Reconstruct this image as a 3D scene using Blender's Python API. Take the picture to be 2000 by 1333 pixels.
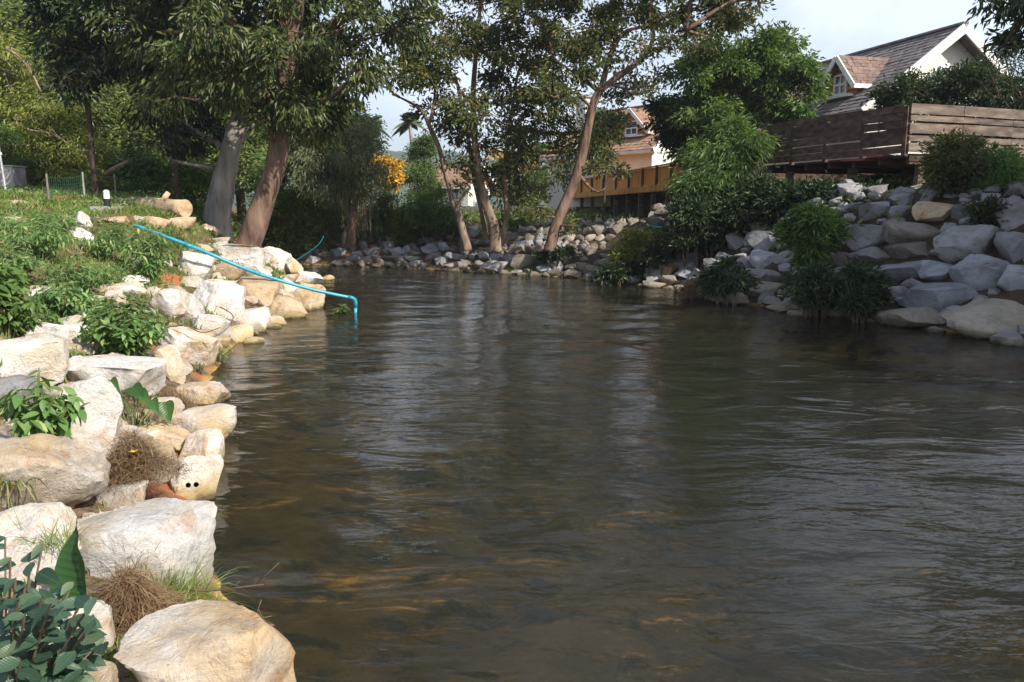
import bpy, bmesh, math, random
import numpy as np
from mathutils import Vector, Matrix, noise
R = math.radians
rng = np.random.default_rng(7)
random.seed(7)
for o in list(bpy.data.objects): bpy.data.objects.remove(o)
scene = bpy.context.scene
COL = scene.collection
# ------------------------------------------------------------------ camera, sky, sun, exposure
EYE = 2.4
PITCH = math.atan(256.5/1556)
cam = bpy.data.cameras.new("camera"); camo = bpy.data.objects.new("camera", cam); COL.objects.link(camo)
cam.lens = 28.0; cam.sensor_width = 36; cam.clip_start = 0.05; cam.clip_end = 6000
camo.location = (0, 0, EYE); camo.rotation_euler = (R(90)-PITCH, 0, 0)
scene.camera = camo
SUN_EL, SUN_AZ = R(38), math.atan2(0.75, -0.66)      # azimuth measured from +Y towards +X
sdir = Vector((math.cos(SUN_EL)*math.sin(SUN_AZ), math.cos(SUN_EL)*math.cos(SUN_AZ), math.sin(SUN_EL)))
w = bpy.data.worlds.new("World"); scene.world = w; w.use_nodes = True
nt = w.node_tree; nt.nodes.clear()
N = nt.nodes.new; L = nt.links.new
out = N('ShaderNodeOutputWorld'); bg = N('ShaderNodeBackground'); sky = N('ShaderNodeTexSky')
sky.sky_type = 'NISHITA'; sky.sun_disc = False; sky.sun_elevation = SUN_EL; sky.sun_rotation = SUN_AZ
sky.air_density = 1.0; sky.dust_density = 1.6; sky.ozone_density = 1.6
tc = N('ShaderNodeTexCoord'); mp = N('ShaderNodeMapping'); mp.inputs['Scale'].default_value = (1.0, 1.0, 3.0)
mp.inputs['Location'].default_value = (0.0, 0.0, 0.0)
cn = N('ShaderNodeTexNoise'); cn.inputs['Scale'].default_value = 1.6; cn.inputs['Detail'].default_value = 6
cn.inputs['Roughness'].default_value = 0.55; cn.inputs['Distortion'].default_value = 0.4
cr = N('ShaderNodeValToRGB'); cr.color_ramp.elements[0].position = 0.42; cr.color_ramp.elements[1].position = 0.66
mx = N('ShaderNodeMixRGB'); mx.inputs[2].default_value = (7.3, 8.1, 9.4, 1)
mul = N('ShaderNodeMath'); mul.operation = 'MULTIPLY'; mul.inputs[1].default_value = 0.92
L(tc.outputs['Generated'], mp.inputs[0]); L(mp.outputs[0], cn.inputs['Vector']); L(cn.outputs[0], cr.inputs[0])
L(cr.outputs[0], mul.inputs[0]); L(mul.outputs[0], mx.inputs[0]); L(sky.outputs[0], mx.inputs[1])
L(mx.outputs[0], bg.inputs[0]); bg.inputs[1].default_value = 0.10; L(bg.outputs[0], out.inputs[0])
sl = bpy.data.lights.new("sun", 'SUN'); sl.energy = 5.0; sl.angle = R(0.53); sl.color = (1.0, 0.93, 0.82)
so = bpy.data.objects.new("sun", sl); COL.objects.link(so); so.rotation_euler = (-sdir).to_track_quat('-Z', 'Y').to_euler()
so.location = sdir*50
vs = scene.view_settings; vs.view_transform = 'Standard'; vs.look = 'None'; vs.gamma = 1; vs.exposure = 0.48
vs.use_curve_mapping = False
scene.cycles.max_bounces = 8; scene.cycles.transparent_max_bounces = 8
# ------------------------------------------------------------------ helpers
def tag(o, label=None, cat=None, group=None, kind=None):
    if label: o['label'] = label
    if cat: o['category'] = cat
    if group: o['group'] = group
    if kind: o['kind'] = kind
    return o
def empty(name, loc, label=None, cat=None, group=None):
    o = bpy.data.objects.new(name, None); COL.objects.link(o); o.location = loc; o.empty_display_size = .2
    return tag(o, label, cat, group)
CP, SP = math.cos(PITCH), math.sin(PITCH)
def ray(px, py):
    u = (px-1000)/1556; v = (666.5-py)/1556
    return Vector((u, CP + v*SP, -SP + v*CP))
def P(px, py, Y):
    d = ray(px, py); return Vector((0, 0, EYE)) + d*(Y/d.y)
def W(px, py, z=0):
    d = ray(px, py); return Vector((0, 0, EYE)) + d*((z-EYE)/d.z)
def pxm(Y): return Y/1556.0      # metres per photograph pixel at distance Y
LEFT = [(6, -30), (4.2, -6), (2.2, -1), (1.0, 1.2), (-0.5, 2.9), (-1.55, 4.3), (-2.35, 5.6), (-2.9, 7.0), (-3.5, 8.8), (-4.3, 11.0),
        (-5.0, 14.2), (-5.15, 17), (-5.1, 20), (-6.2, 24), (-8.2, 29), (-9.6, 31), (-13, 32.5), (-22, 36), (-40, 40), (-70, 42)]
RIGHT = [(16, -30), (14.5, -6), (13, 0), (12, 6), (10.6, 11), (9.3, 14.1), (8.6, 15.8), (7.6, 17.5), (6.5, 19.6), (5.4, 21.3), (4.9, 24.5),
         (3.7, 26.2), (2.0, 28.6), (-1.0, 30.8), (-5, 33.5), (-9.5, 35.5), (-14, 39), (-22, 43), (-40, 47), (-70, 49)]
def polydist(pts, x, y):
    best = np.full(x.shape, 1e9)
    for (x0, y0), (x1, y1) in zip(pts[:-1], pts[1:]):
        dx, dy = x1-x0, y1-y0; t = np.clip(((x-x0)*dx+(y-y0)*dy)/(dx*dx+dy*dy), 0, 1)
        best = np.minimum(best, np.hypot(x-x0-t*dx, y-y0-t*dy))
    return best
POLY = LEFT + RIGHT[::-1]
def inside(x, y):
    c = np.zeros(x.shape, bool)
    for i in range(len(POLY)):
        x0, y0 = POLY[i]; x1, y1 = POLY[i-1]
        c ^= ((y0 > y) != (y1 > y)) & (x < (x1-x0)*(y-y0)/(y1-y0+1e-12)+x0)
    return c
def sstep(t): t = np.clip(t, 0, 1); return t*t*(3-2*t)
def ground(x, y):
    x = np.asarray(x, float); y = np.asarray(y, float)
    dl, dr = polydist(LEFT, x, y), polydist(RIGHT, x, y); ins = inside(x, y)
    yy = np.clip(y, 0, 34)
    lawn = 0.75 + 0.068*yy + 0.035*np.clip(-x-6, 0, 14)
    lawn = np.where(y > 31, 1.7, lawn)
    zl = 0.12*np.clip(dl/0.3, 0, 1) + 0.35*sstep(dl/1.0)*0.6 + (lawn-0.33)*sstep(dl/(4.6))
    k = sstep((x-2)/4.0)*sstep((36-y)/8)             # steep riprap on the right, lower far bank
    Dr = 6.5-2.3*k; T = 1.72+1.18*k
    zr = 0.1*np.clip(dr/0.3, 0, 1) + 0.25*sstep(dr/1.2) + (T-0.35)*sstep((dr-0.3)/Dr) + 0.9*sstep((dr-6-7*(1-k))/7)*(0.3+0.7*k)
    n = 0.06*np.sin(x*1.9+y*0.7)*np.cos(y*1.3-x*0.5)+0.04*np.sin(x*4.1-y*3.3)
    land = np.where(dl < dr, zl, zr) + n*np.clip(np.minimum(dl, dr)/1.0, 0, 1)
    land = land + 0.5*np.clip((y-60)/100, 0, 4)
    dm = np.minimum(dl*0.5, dr*1.4)
    bed = -0.06 - 1.15*(1-np.exp(-dm*0.42)) - n*1.2*np.clip(dm, 0, 1)
    return np.where(ins, bed, land)
def gz(x, y): return float(ground(np.array([x]), np.array([y]))[0])
_T = np.concatenate([np.arange(1.5, 12, 0.06), np.arange(12, 80, 0.15)])
def G(px, py):
    """where the line of sight through a photograph pixel meets the ground"""
    d = ray(px, py); d = d/d.y
    X = d.x*_T; Z = EYE + d.z*_T; h = np.maximum(ground(X, _T), 0)
    i = np.argmax(Z < h)
    if not (Z < h).any(): i = len(_T)-1
    t = _T[i]; return Vector((d.x*t, t, float(h[i])))
# ---- materials
MATS = {}
def newmat(name):
    m = bpy.data.materials.new(name); m.use_nodes = True; nt = m.node_tree; nt.nodes.clear()
    o = nt.nodes.new('ShaderNodeOutputMaterial'); MATS[name] = m
    return m, nt, nt.nodes.new, nt.links.new, o
def ramp(n, stops):
    r = n('ShaderNodeValToRGB'); e = r.color_ramp.elements
    while len(e) < len(stops): e.new(0.5)
    for k, (p, c) in enumerate(stops): e[k].position = p; e[k].color = (*c, 1)
    return r
def leafmat(name, stops, trans=0.3, rough=0.42, spec=0.35, tr=(1.25, 1.35, 0.5), rib=False):
    m, nt, n, l, o = newmat(name)
    g = n('ShaderNodeNewGeometry'); r = ramp(n, stops); oi = n('ShaderNodeObjectInfo'); ad = n('ShaderNodeMath'); l(g.outputs['Random Per Island'], ad.inputs[0]); l(oi.outputs['Random'], ad.inputs[1])
    fr = n('ShaderNodeMath'); fr.operation = 'FRACT'; l(ad.outputs[0], fr.inputs[0]); l(fr.outputs[0], r.inputs[0])
    tco = n('ShaderNodeTexCoord'); ns = n('ShaderNodeTexNoise'); ns.inputs['Scale'].default_value = 0.9; ns.inputs['Detail'].default_value = 2
    l(g.outputs['Position'], ns.inputs['Vector'])
    mr = n('ShaderNodeMapRange'); mr.inputs[1].default_value = .3; mr.inputs[2].default_value = .7; mr.inputs[3].default_value = .65; mr.inputs[4].default_value = 1.35
    l(ns.outputs[0], mr.inputs[0])
    mm = n('ShaderNodeMixRGB'); mm.blend_type = 'MULTIPLY'; mm.inputs[0].default_value = 1; l(r.outputs[0], mm.inputs[1]); l(mr.outputs[0], mm.inputs[2])
    p = n('ShaderNodeBsdfPrincipled'); p.inputs['Roughness'].default_value = rough; p.inputs['Specular IOR Level'].default_value = spec
    if rib:
        sx = n('ShaderNodeSeparateXYZ'); l(tco.outputs['Object'], sx.inputs[0]); ab = n('ShaderNodeMath'); ab.operation = 'ABSOLUTE'; l(sx.outputs[0], ab.inputs[0])
        m1 = n('ShaderNodeMapRange'); m1.inputs[1].default_value = .006; m1.inputs[2].default_value = .018; m1.inputs[3].default_value = 1; m1.inputs[4].default_value = 0; l(ab.outputs[0], m1.inputs[0])
        q = n('ShaderNodeMath'); q.operation = 'MULTIPLY_ADD'; q.inputs[1].default_value = -.8; l(ab.outputs[0], q.inputs[0]); l(sx.outputs[1], q.inputs[2])
        si = n('ShaderNodeMath'); si.operation = 'SINE'; k = n('ShaderNodeMath'); k.operation = 'MULTIPLY'; k.inputs[1].default_value = 62; l(q.outputs[0], k.inputs[0]); l(k.outputs[0], si.inputs[0])
        m2_ = n('ShaderNodeMapRange'); m2_.inputs[1].default_value = .9; m2_.inputs[2].default_value = 1; m2_.inputs[3].default_value = 0; m2_.inputs[4].default_value = .6; l(si.outputs[0], m2_.inputs[0])
        mx_ = n('ShaderNodeMath'); mx_.operation = 'MAXIMUM'; l(m1.outputs[0], mx_.inputs[0]); l(m2_.outputs[0], mx_.inputs[1])
        lt = n('ShaderNodeMixRGB'); lt.inputs[2].default_value = (.16, .24, .10, 1); sc = n('ShaderNodeMath'); sc.operation = 'MULTIPLY'; sc.inputs[1].default_value = .22; l(mx_.outputs[0], sc.inputs[0]); l(sc.outputs[0], lt.inputs[0]); l(mm.outputs[0], lt.inputs[1]); mm = lt
        bp = n('ShaderNodeBump'); bp.inputs['Strength'].default_value = .2; bp.inputs['Distance'].default_value = .01; l(si.outputs[0], bp.inputs['Height']); l(bp.outputs[0], p.inputs['Normal'])
    l(mm.outputs[0], p.inputs['Base Color'])
    t = n('ShaderNodeBsdfTranslucent'); m2 = n('ShaderNodeMixRGB'); m2.blend_type = 'MULTIPLY'; m2.inputs[0].default_value = 1
    m2.inputs[2].default_value = (*tr, 1); l(mm.outputs[0], m2.inputs[1]); l(m2.outputs[0], t.inputs[0])
    ms = n('ShaderNodeMixShader'); ms.inputs[0].default_value = trans; l(p.outputs[0], ms.inputs[1]); l(t.outputs[0], ms.inputs[2]); l(ms.outputs[0], o.inputs[0])
    return m
def noisemat(name, stops, scale=3, detail=6, rough=0.85, bump=0.3, bscale=None, stretch=(1, 1, 1), dist=0.0, coord='Object', bdist=0.02, spec=0.3, rand=0.15, metallic=0):
    m, nt, n, l, o = newmat(name)
    t = n('ShaderNodeTexCoord'); mp = n('ShaderNodeMapping'); mp.inputs['Scale'].default_value = stretch
    l(t.outputs[coord], mp.inputs[0])
    oi = n('ShaderNodeObjectInfo'); ad = n('ShaderNodeVectorMath'); ad.operation = 'ADD'
    sc = n('ShaderNodeVectorMath'); sc.operation = 'SCALE'; sc.inputs['Scale'].default_value = 37.0; l(oi.outputs['Random'], sc.inputs[0])
    l(mp.outputs[0], ad.inputs[0]); l(sc.outputs[0], ad.inputs[1])
    ns = n('ShaderNodeTexNoise'); ns.inputs['Scale'].default_value = scale; ns.inputs['Detail'].default_value = detail; ns.inputs['Distortion'].default_value = dist
    l(ad.outputs[0], ns.inputs['Vector']); r = ramp(n, stops); l(ns.outputs[0], r.inputs[0])
    mr = n('ShaderNodeMapRange'); mr.inputs[3].default_value = 1-rand; mr.inputs[4].default_value = 1+rand; l(oi.outputs['Random'], mr.inputs[0])
    mm = n('ShaderNodeMixRGB'); mm.blend_type = 'MULTIPLY'; mm.inputs[0].default_value = 1; l(r.outputs[0], mm.inputs[1]); l(mr.outputs[0], mm.inputs[2])
    p = n('ShaderNodeBsdfPrincipled'); p.inputs['Roughness'].default_value = rough; p.inputs['Specular IOR Level'].default_value = spec; p.inputs['Metallic'].default_value = metallic
    l(mm.outputs[0], p.inputs['Base Color'])
    if bump:
        n2 = n('ShaderNodeTexNoise'); n2.inputs['Scale'].default_value = bscale or scale*4; n2.inputs['Detail'].default_value = 5; l(ad.outputs[0], n2.inputs['Vector'])
        b = n('ShaderNodeBump'); b.inputs['Strength'].default_value = bump; b.inputs['Distance'].default_value = bdist
        l(n2.outputs[0], b.inputs['Height']); l(b.outputs[0], p.inputs['Normal'])
    l(p.outputs[0], o.inputs[0]); return m
def rockmat(name, base, cream, stain, stain_amt, dark, waterline=(0.30, 0.24, 0.12)):
    m, nt, n, l, o = newmat(name)
    g = n('ShaderNodeNewGeometry'); oi = n('ShaderNodeObjectInfo'); pos = g.outputs['Position']
    def nz(scale, det=6, dist=0.0, rough=0.6, vec=None):
        t = n('ShaderNodeTexNoise'); t.inputs['Scale'].default_value = scale; t.inputs['Detail'].default_value = det
        t.inputs['Distortion'].default_value = dist; t.inputs['Roughness'].default_value = rough; l(vec or pos, t.inputs['Vector']); return t
    def mix(a, b, f, mode='MIX'):
        x = n('ShaderNodeMixRGB'); x.blend_type = mode
        for s, v in ((1, a), (2, b)):
            if isinstance(v, tuple): x.inputs[s].default_value = (*v, 1)
            else: l(v, x.inputs[s])
        if isinstance(f, float): x.inputs[0].default_value = f
        else: l(f, x.inputs[0])
        return x.outputs[0]
    def thr(src, a, b):
        x = n('ShaderNodeMapRange'); x.inputs[1].default_value = a; x.inputs[2].default_value = b; l(src, x.inputs[0]); return x.outputs[0]
    c = mix(base, cream, thr(nz(1.7, 5, 0.6).outputs[0], .42, .62))
    c = mix(c, tuple(v*0.58 for v in base), thr(nz(6, 8, 0.3, .7).outputs[0], .52, .72))
    sa = n('ShaderNodeMath'); sa.operation = 'MULTIPLY'; l(thr(nz(2.3, 7, 1.2, .65).outputs[0], .56, .70), sa.inputs[0]); sa.inputs[1].default_value = stain_amt
    c = mix(c, stain, sa.outputs[0])
    mp = n('ShaderNodeMapping'); mp.inputs['Rotation'].default_value = (.5, .3, .2); mp.inputs['Scale'].default_value = (1, 1, 5); l(pos, mp.inputs[0])
    vein = nz(2.2, 8, 1.8, .7, mp.outputs[0])
    a = n('ShaderNodeMath'); a.operation = 'SUBTRACT'; a.inputs[1].default_value = .5; l(vein.outputs[0], a.inputs[0])
    ab = n('ShaderNodeMath'); ab.operation = 'ABSOLUTE'; l(a.outputs[0], ab.inputs[0])
    vv = n('ShaderNodeMapRange'); vv.inputs[1].default_value = 0.0; vv.inputs[2].default_value = 0.02; vv.inputs[3].default_value = 0.45; vv.inputs[4].default_value = 0; l(ab.outputs[0], vv.inputs[0])
    c = mix(c, dark, vv.outputs[0])
    sp = nz(28, 3); sm = n('ShaderNodeMath'); sm.operation = 'MULTIPLY'; sm.inputs[1].default_value = .6; l(thr(sp.outputs[0], .64, .72), sm.inputs[0])
    c = mix(c, dark, sm.outputs[0])
    # damp, algae-stained band by the water
    sx = n('ShaderNodeSeparateXYZ'); l(pos, sx.inputs[0]); hb = nz(3.5, 4)
    ad = n('ShaderNodeMath'); ad.operation = 'MULTIPLY_ADD'; ad.inputs[1].default_value = -0.22; l(hb.outputs[0], ad.inputs[0]); l(sx.outputs[2], ad.inputs[2])
    wb = n('ShaderNodeMapRange'); wb.inputs[1].default_value = -0.07; wb.inputs[2].default_value = 0.10; wb.inputs[3].default_value = 0.85; wb.inputs[4].default_value = 0; l(ad.outputs[0], wb.inputs[0])
    c = mix(c, waterline, wb.outputs[0])
    wd = n('ShaderNodeMapRange'); wd.inputs[1].default_value = -.10; wd.inputs[2].default_value = -.045; wd.inputs[3].default_value = .8; wd.inputs[4].default_value = 0; l(ad.outputs[0], wd.inputs[0]); c = mix(c, (.07, .055, .035), wd.outputs[0])
    mr = n('ShaderNodeMapRange'); mr.inputs[3].default_value = .78; mr.inputs[4].default_value = 1.12; l(oi.outputs['Random'], mr.inputs[0])
    c = mix(c, mr.outputs[0], 1.0, 'MULTIPLY')
    p = n('ShaderNodeBsdfPrincipled'); l(c, p.inputs['Base Color']); p.inputs['Roughness'].default_value = .82; p.inputs['Specular IOR Level'].default_value = .25
    b1 = n('ShaderNodeBump'); b1.inputs['Strength'].default_value = .9; b1.inputs['Distance'].default_value = .09
    vo = n('ShaderNodeTexVoronoi'); vo.feature = 'F1'; vo.inputs['Scale'].default_value = 3.2; wv = n('ShaderNodeMixRGB'); wv.inputs[0].default_value = .16; l(pos, wv.inputs[1]); l(nz(2.5, 6, 0, .7).outputs['Color'], wv.inputs[2]); l(wv.outputs[0], vo.inputs['Vector'])
    hb_ = n('ShaderNodeMath'); hb_.operation = 'MULTIPLY_ADD'; hb_.inputs[1].default_value = .45; l(vo.outputs['Distance'], hb_.inputs[0]); l(nz(5, 10, .5, .72).outputs[0], hb_.inputs[2]); l(hb_.outputs[0], b1.inputs['Height'])
    b2 = n('ShaderNodeBump'); b2.inputs['Strength'].default_value = .5; b2.inputs['Distance'].default_value = .012; l(nz(38, 5, 0, .7).outputs[0], b2.inputs['Height']); l(b1.outputs[0], b2.inputs['Normal'])
    l(b2.outputs[0], p.inputs['Normal']); l(p.outputs[0], o.inputs[0]); return m
rockmat('rock_cream', (.70, .64, .57), (.60, .44, .26), (.52, .23, .09), 1.0, (.22, .19, .17), (.42, .32, .12))
rockmat('rock_white', (.80, .78, .76), (.66, .57, .45), (.54, .28, .13), .85, (.30, .27, .26), (.45, .36, .16))
rockmat('rock_tan', (.52, .38, .24), (.58, .46, .32), (.46, .22, .09), .9, (.18, .13, .10), (.36, .27, .12))
rockmat('rock_grey', (.38, .375, .385), (.27, .25, .235), (.26, .17, .10), .3, (.12, .11, .11), (.30, .25, .18))
rockmat('rock_bluegrey', (.40, .41, .44), (.28, .28, .30), (.28, .20, .14), .2, (.13, .13, .14), (.28, .24, .18))  # grey stone with the blue cast of its shaded bank put into the colour
rockmat('rock_brown', (.26, .22, .19), (.31, .27, .23), (.24, .14, .08), .5, (.09, .08, .07), (.22, .18, .12))
rockmat('rock_shore', (.44, .38, .31), (.33, .29, .23), (.30, .20, .11), .3, (.14, .12, .10), (.30, .25, .16))
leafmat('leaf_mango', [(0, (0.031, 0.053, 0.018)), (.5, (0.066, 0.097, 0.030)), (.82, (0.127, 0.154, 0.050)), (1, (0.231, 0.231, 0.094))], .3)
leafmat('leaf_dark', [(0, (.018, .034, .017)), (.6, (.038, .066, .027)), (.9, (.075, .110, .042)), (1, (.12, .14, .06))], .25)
leafmat('leaf_olive', [(0, (0.053, 0.079, 0.026)), (.5, (0.092, 0.119, 0.040)), (.85, (0.145, 0.145, 0.047)), (1, (0.211, 0.145, 0.047))], .3)
leafmat('leaf_far', [(0, (0.076, 0.118, 0.038)), (.5, (0.145, 0.200, 0.062)), (.85, (0.235, 0.276, 0.090)), (1, (0.344, 0.331, 0.138))], .35)
leafmat('leaf_yellowgreen', [(0, (0.132, 0.171, 0.033)), (.5, (0.198, 0.238, 0.046)), (1, (0.317, 0.291, 0.079))], .35)
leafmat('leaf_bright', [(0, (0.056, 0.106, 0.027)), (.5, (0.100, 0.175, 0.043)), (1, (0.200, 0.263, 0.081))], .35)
leafmat('leaf_weep', [(0, (.11, .14, .07)), (.5, (.17, .20, .11)), (1, (.24, .25, .14))], .35)
leafmat('leaf_weed', [(0, (0.074, 0.157, 0.044)), (.5, (0.127, 0.231, 0.068)), (.85, (0.194, 0.299, 0.105)), (1, (0.359, 0.389, 0.165))], .3, .5)
leafmat('leaf_bluegreen', [(0, (.026, .060, .038)), (.4, (.050, .105, .066)), (.8, (.08, .145, .095)), (1, (.13, .18, .10))], .25, .4, .4, rib=True)
leafmat('leaf_taro', [(0, (.03, .085, .02)), (1, (.055, .13, .03))], .3, .35, .4, rib=True)
leafmat('grass_blade', [(0, (0.088, 0.150, 0.025)), (.6, (0.150, 0.225, 0.050)), (1, (0.325, 0.325, 0.112))], .3)
leafmat('grass_dry', [(0, (.13, .075, .045)), (.6, (.22, .14, .08)), (1, (.34, .24, .13))], .15)
leafmat('flower_yellow', [(0, (.40, .22, .03)), (.5, (.58, .36, .04)), (1, (.66, .48, .10))], .3, tr=(1, 1, .8))
leafmat('leaf_palm', [(0, (.07, .10, .05)), (1, (.14, .16, .09))], .2)
noisemat('bark_brown', [(.3, (.07, .043, .032)), (.5, (.165, .105, .078)), (.7, (.25, .165, .12))], 5, 8, bump=.9, bscale=9, stretch=(1, 1, .28), bdist=.05)
noisemat('bark_grey', [(.3, (.13, .115, .10)), (.5, (.28, .25, .225)), (.72, (.42, .38, .34))], 4, 8, bump=.9, bscale=8, stretch=(1, 1, .3), bdist=.05)
noisemat('bark_dark', [(.3, (.035, .025, .018)), (.6, (.09, .065, .045))], 6, 6, bump=.8, bscale=9, stretch=(1, 1, .3), bdist=.03)
noisemat('bark_light', [(.3, (.11, .075, .052)), (.5, (.22, .16, .115)), (.7, (.36, .27, .19))], 5, 8, bump=.9, bscale=10, stretch=(1, 1, .3), bdist=.04)
noisemat('log_wood', [(.3, (.22, .14, .08)), (.5, (.46, .33, .21)), (.7, (.56, .42, .28))], 3, 8, bump=.6, bscale=10, stretch=(.25, 1, 1), bdist=.04)
noisemat('twig', [(.3, (.10, .07, .05)), (.7, (.22, .16, .11))], 8, 3, bump=0)
noisemat('stem_green', [(.3, (.10, .14, .05)), (.7, (.17, .20, .08))], 8, 3, bump=0)
noisemat('wood_weathered', [(.3, (.075, .056, .045)), (.5, (.16, .122, .098)), (.7, (.26, .21, .17))], 4, 8, bump=.5, bscale=14, stretch=(.12, 1, 2), bdist=.01, rand=.22)
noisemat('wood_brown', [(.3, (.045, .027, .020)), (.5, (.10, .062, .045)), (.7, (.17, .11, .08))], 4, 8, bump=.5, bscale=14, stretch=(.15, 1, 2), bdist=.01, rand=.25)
noisemat('wood_orange', [(.3, (.46, .19, .045)), (.5, (.60, .28, .07)), (.7, (.68, .36, .11))], 3, 6, bump=.3, bscale=12, stretch=(1, 1, .25), bdist=.006, rand=.12)
noisemat('wood_log_wall', [(.3, (.34, .14, .045)), (.6, (.55, .27, .09))], 3, 6, bump=.3, bscale=12, stretch=(.3, 1, 1), bdist=.01)
noisemat('shingle_grey', [(.25, (.10, .085, .085)), (.5, (.19, .165, .165)), (.75, (.29, .25, .24))], 2.5, 8, bump=.4, bscale=16, bdist=.02)
noisemat('shingle_brown', [(.25, (.11, .075, .062)), (.5, (.195, .135, .112)), (.75, (.28, .20, .165))], 3, 8, bump=.4, bscale=16, bdist=.02)
noisemat('shingle_red', [(.25, (.22, .12, .08)), (.5, (.33, .19, .13)), (.75, (.42, .27, .19))], 3, 8, bump=.4, bscale=16, bdist=.02)
noisemat('paint_white', [(.3, (.70, .69, .66)), (.7, (.82, .81, .79))], 2, 6, rough=.6, bump=.05)
noisemat('paint_cream', [(.3, (.70, .68, .60)), (.7, (.78, .76, .70))], 2, 6, rough=.7, bump=.05)
noisemat('concrete', [(.3, (.26, .25, .24)), (.6, (.44, .42, .40)), (.8, (.52, .50, .47))], 3, 9, bump=.4, bdist=.01)
noisemat('pvc_blue', [(.3, (.012, .20, .30)), (.7, (.03, .30, .40))], 3, 4, rough=.38, bump=.05, spec=.5)
noisemat('black_metal', [(.3, (.012, .012, .014)), (.7, (.03, .03, .033))], 6, 4, rough=.4, bump=.05, spec=.5)
noisemat('galvanised', [(.3, (.34, .35, .37)), (.7, (.50, .51, .53))], 6, 4, rough=.45, bump=.05, spec=.5, metallic=.5)
noisemat('red_paint', [(.3, (.20, .05, .04)), (.7, (.30, .09, .07))], 6, 4, rough=.6, bump=.1)
noisemat('hole_dark', [(.3, (.02, .018, .015)), (.7, (.05, .045, .04))], 6, 2, bump=.1)
noisemat('mesh_green', [(.3, (.03, .10, .06)), (.7, (.05, .15, .09))], 6, 2, bump=.1)
noisemat('hill_forest', [(.35, (.03, .055, .03)), (.65, (.07, .11, .05))], .06, 9, bump=1, bscale=.15, bdist=4, rand=0)
def glassmat():
    m, nt, n, l, o = newmat('window_glass'); p = n('ShaderNodeBsdfPrincipled')
    p.inputs['Base Color'].default_value = (.06, .075, .09, 1); p.inputs['Roughness'].default_value = .06; p.inputs['Specular IOR Level'].default_value = .8
    l(p.outputs[0], o.inputs[0])
glassmat()
def bump_only(): pass
# ---- mesh helpers
def setmesh(name, verts, faces, mat, smooth=True):
    me = bpy.data.meshes.new(name)
    verts = np.asarray(verts, np.float32); nv = len(verts)
    faces = np.asarray(faces, np.int32); k = faces.shape[1]; nf = len(faces)
    me.vertices.add(nv); me.vertices.foreach_set('co', verts.ravel())
    me.loops.add(nf*k); me.loops.foreach_set('vertex_index', faces.ravel())
    me.polygons.add(nf); me.polygons.foreach_set('loop_start', np.arange(0, nf*k, k, dtype=np.int32))
    me.polygons.foreach_set('loop_total', np.full(nf, k, np.int32))
    me.polygons.foreach_set('use_smooth', np.full(nf, smooth))
    me.materials.append(MATS[mat] if isinstance(mat, str) else mat)
    me.update(calc_edges=True); return me
def link(name, me, parent=None, loc=None):
    o = bpy.data.objects.new(name, me); COL.objects.link(o)
    if parent is not None: o.parent = parent
    if loc is not None: o.location = loc
    return o
class MB:
    """collects pieces (quads only, world or local coordinates) for one mesh"""
    def __init__(s): s.v = []; s.f = []; s.n = 0
    def add(s, v, f):
        v = np.asarray(v, float).reshape(-1, 3); s.v.append(v); s.f.append(np.asarray(f, int).reshape(-1, 4)+s.n); s.n += len(v)
    def box(s, c, hx, hy, hz, ux=(1, 0, 0), uy=(0, 1, 0), uz=(0, 0, 1)):
        c, ux, uy, uz = map(lambda a: np.array(a, float), (c, ux, uy, uz))
        v = [c + i*hx*ux + j*hy*uy + k*hz*uz for i in (-1, 1) for j in (-1, 1) for k in (-1, 1)]
        s.add(v, [(0, 1, 3, 2), (4, 6, 7, 5), (0, 4, 5, 1), (2, 3, 7, 6), (0, 2, 6, 4), (1, 5, 7, 3)])
    def beam(s, a, b, wdt, hgt, up=(0, 0, 1)):
        a, b, up = Vector(a), Vector(b), Vector(up); d = (b-a); ln = d.length; d.normalize(); sd = d.cross(up).normalized(); u = sd.cross(d)
        s.box((a+b)/2, ln/2, wdt/2, hgt/2, d, sd, u)
    def tube(s, pts, rad, sides=8, jit=0.0, cap=True):
        pts = [Vector(p) for p in pts]; n = len(pts); V = []; ref = None
        for i, p in enumerate(pts):
            t = (pts[min(i+1, n-1)]-pts[max(i-1, 0)])
            if t.length < 1e-9: t = Vector((0, 0, 1))
            t.normalize()
            if ref is None: ref = Vector((1, 0, 0)) if abs(t.x) < .8 else Vector((0, 1, 0))
            a = (ref-t*ref.dot(t)).normalized(); b = t.cross(a); ref = a
            for k in range(sides):
                th = 2*math.pi*k/sides; r = rad[i]
                if jit: r *= 1+jit*noise.noise(Vector((math.cos(th)*1.3, math.sin(th)*1.3, 0))+p*1.1)*2
                V.append(p+a*(math.cos(th)*r)+b*(math.sin(th)*r))
        F = [(i*sides+k, i*sides+(k+1) % sides, (i+1)*sides+(k+1) % sides, (i+1)*sides+k) for i in range(n-1) for k in range(sides)]
        if cap:
            for base, i in ((0, 0), ((n-1)*sides, n-1)):
                c = len(V); V.append(pts[i])
                for k in range(0, sides, 2):
                    q = (base+k, base+k+1, base+(k+2) % sides, c); F.append(q if i else (q[2], q[1], q[0], c))
        s.add([tuple(v) for v in V], F)
    def build(s, name, mat, parent=None, origin=None, smooth=False):
        v = np.concatenate(s.v); 
        if origin is not None: v = v-np.array(origin)
        return link(name, setmesh(name, v, np.concatenate(s.f), mat, smooth), parent)
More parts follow.
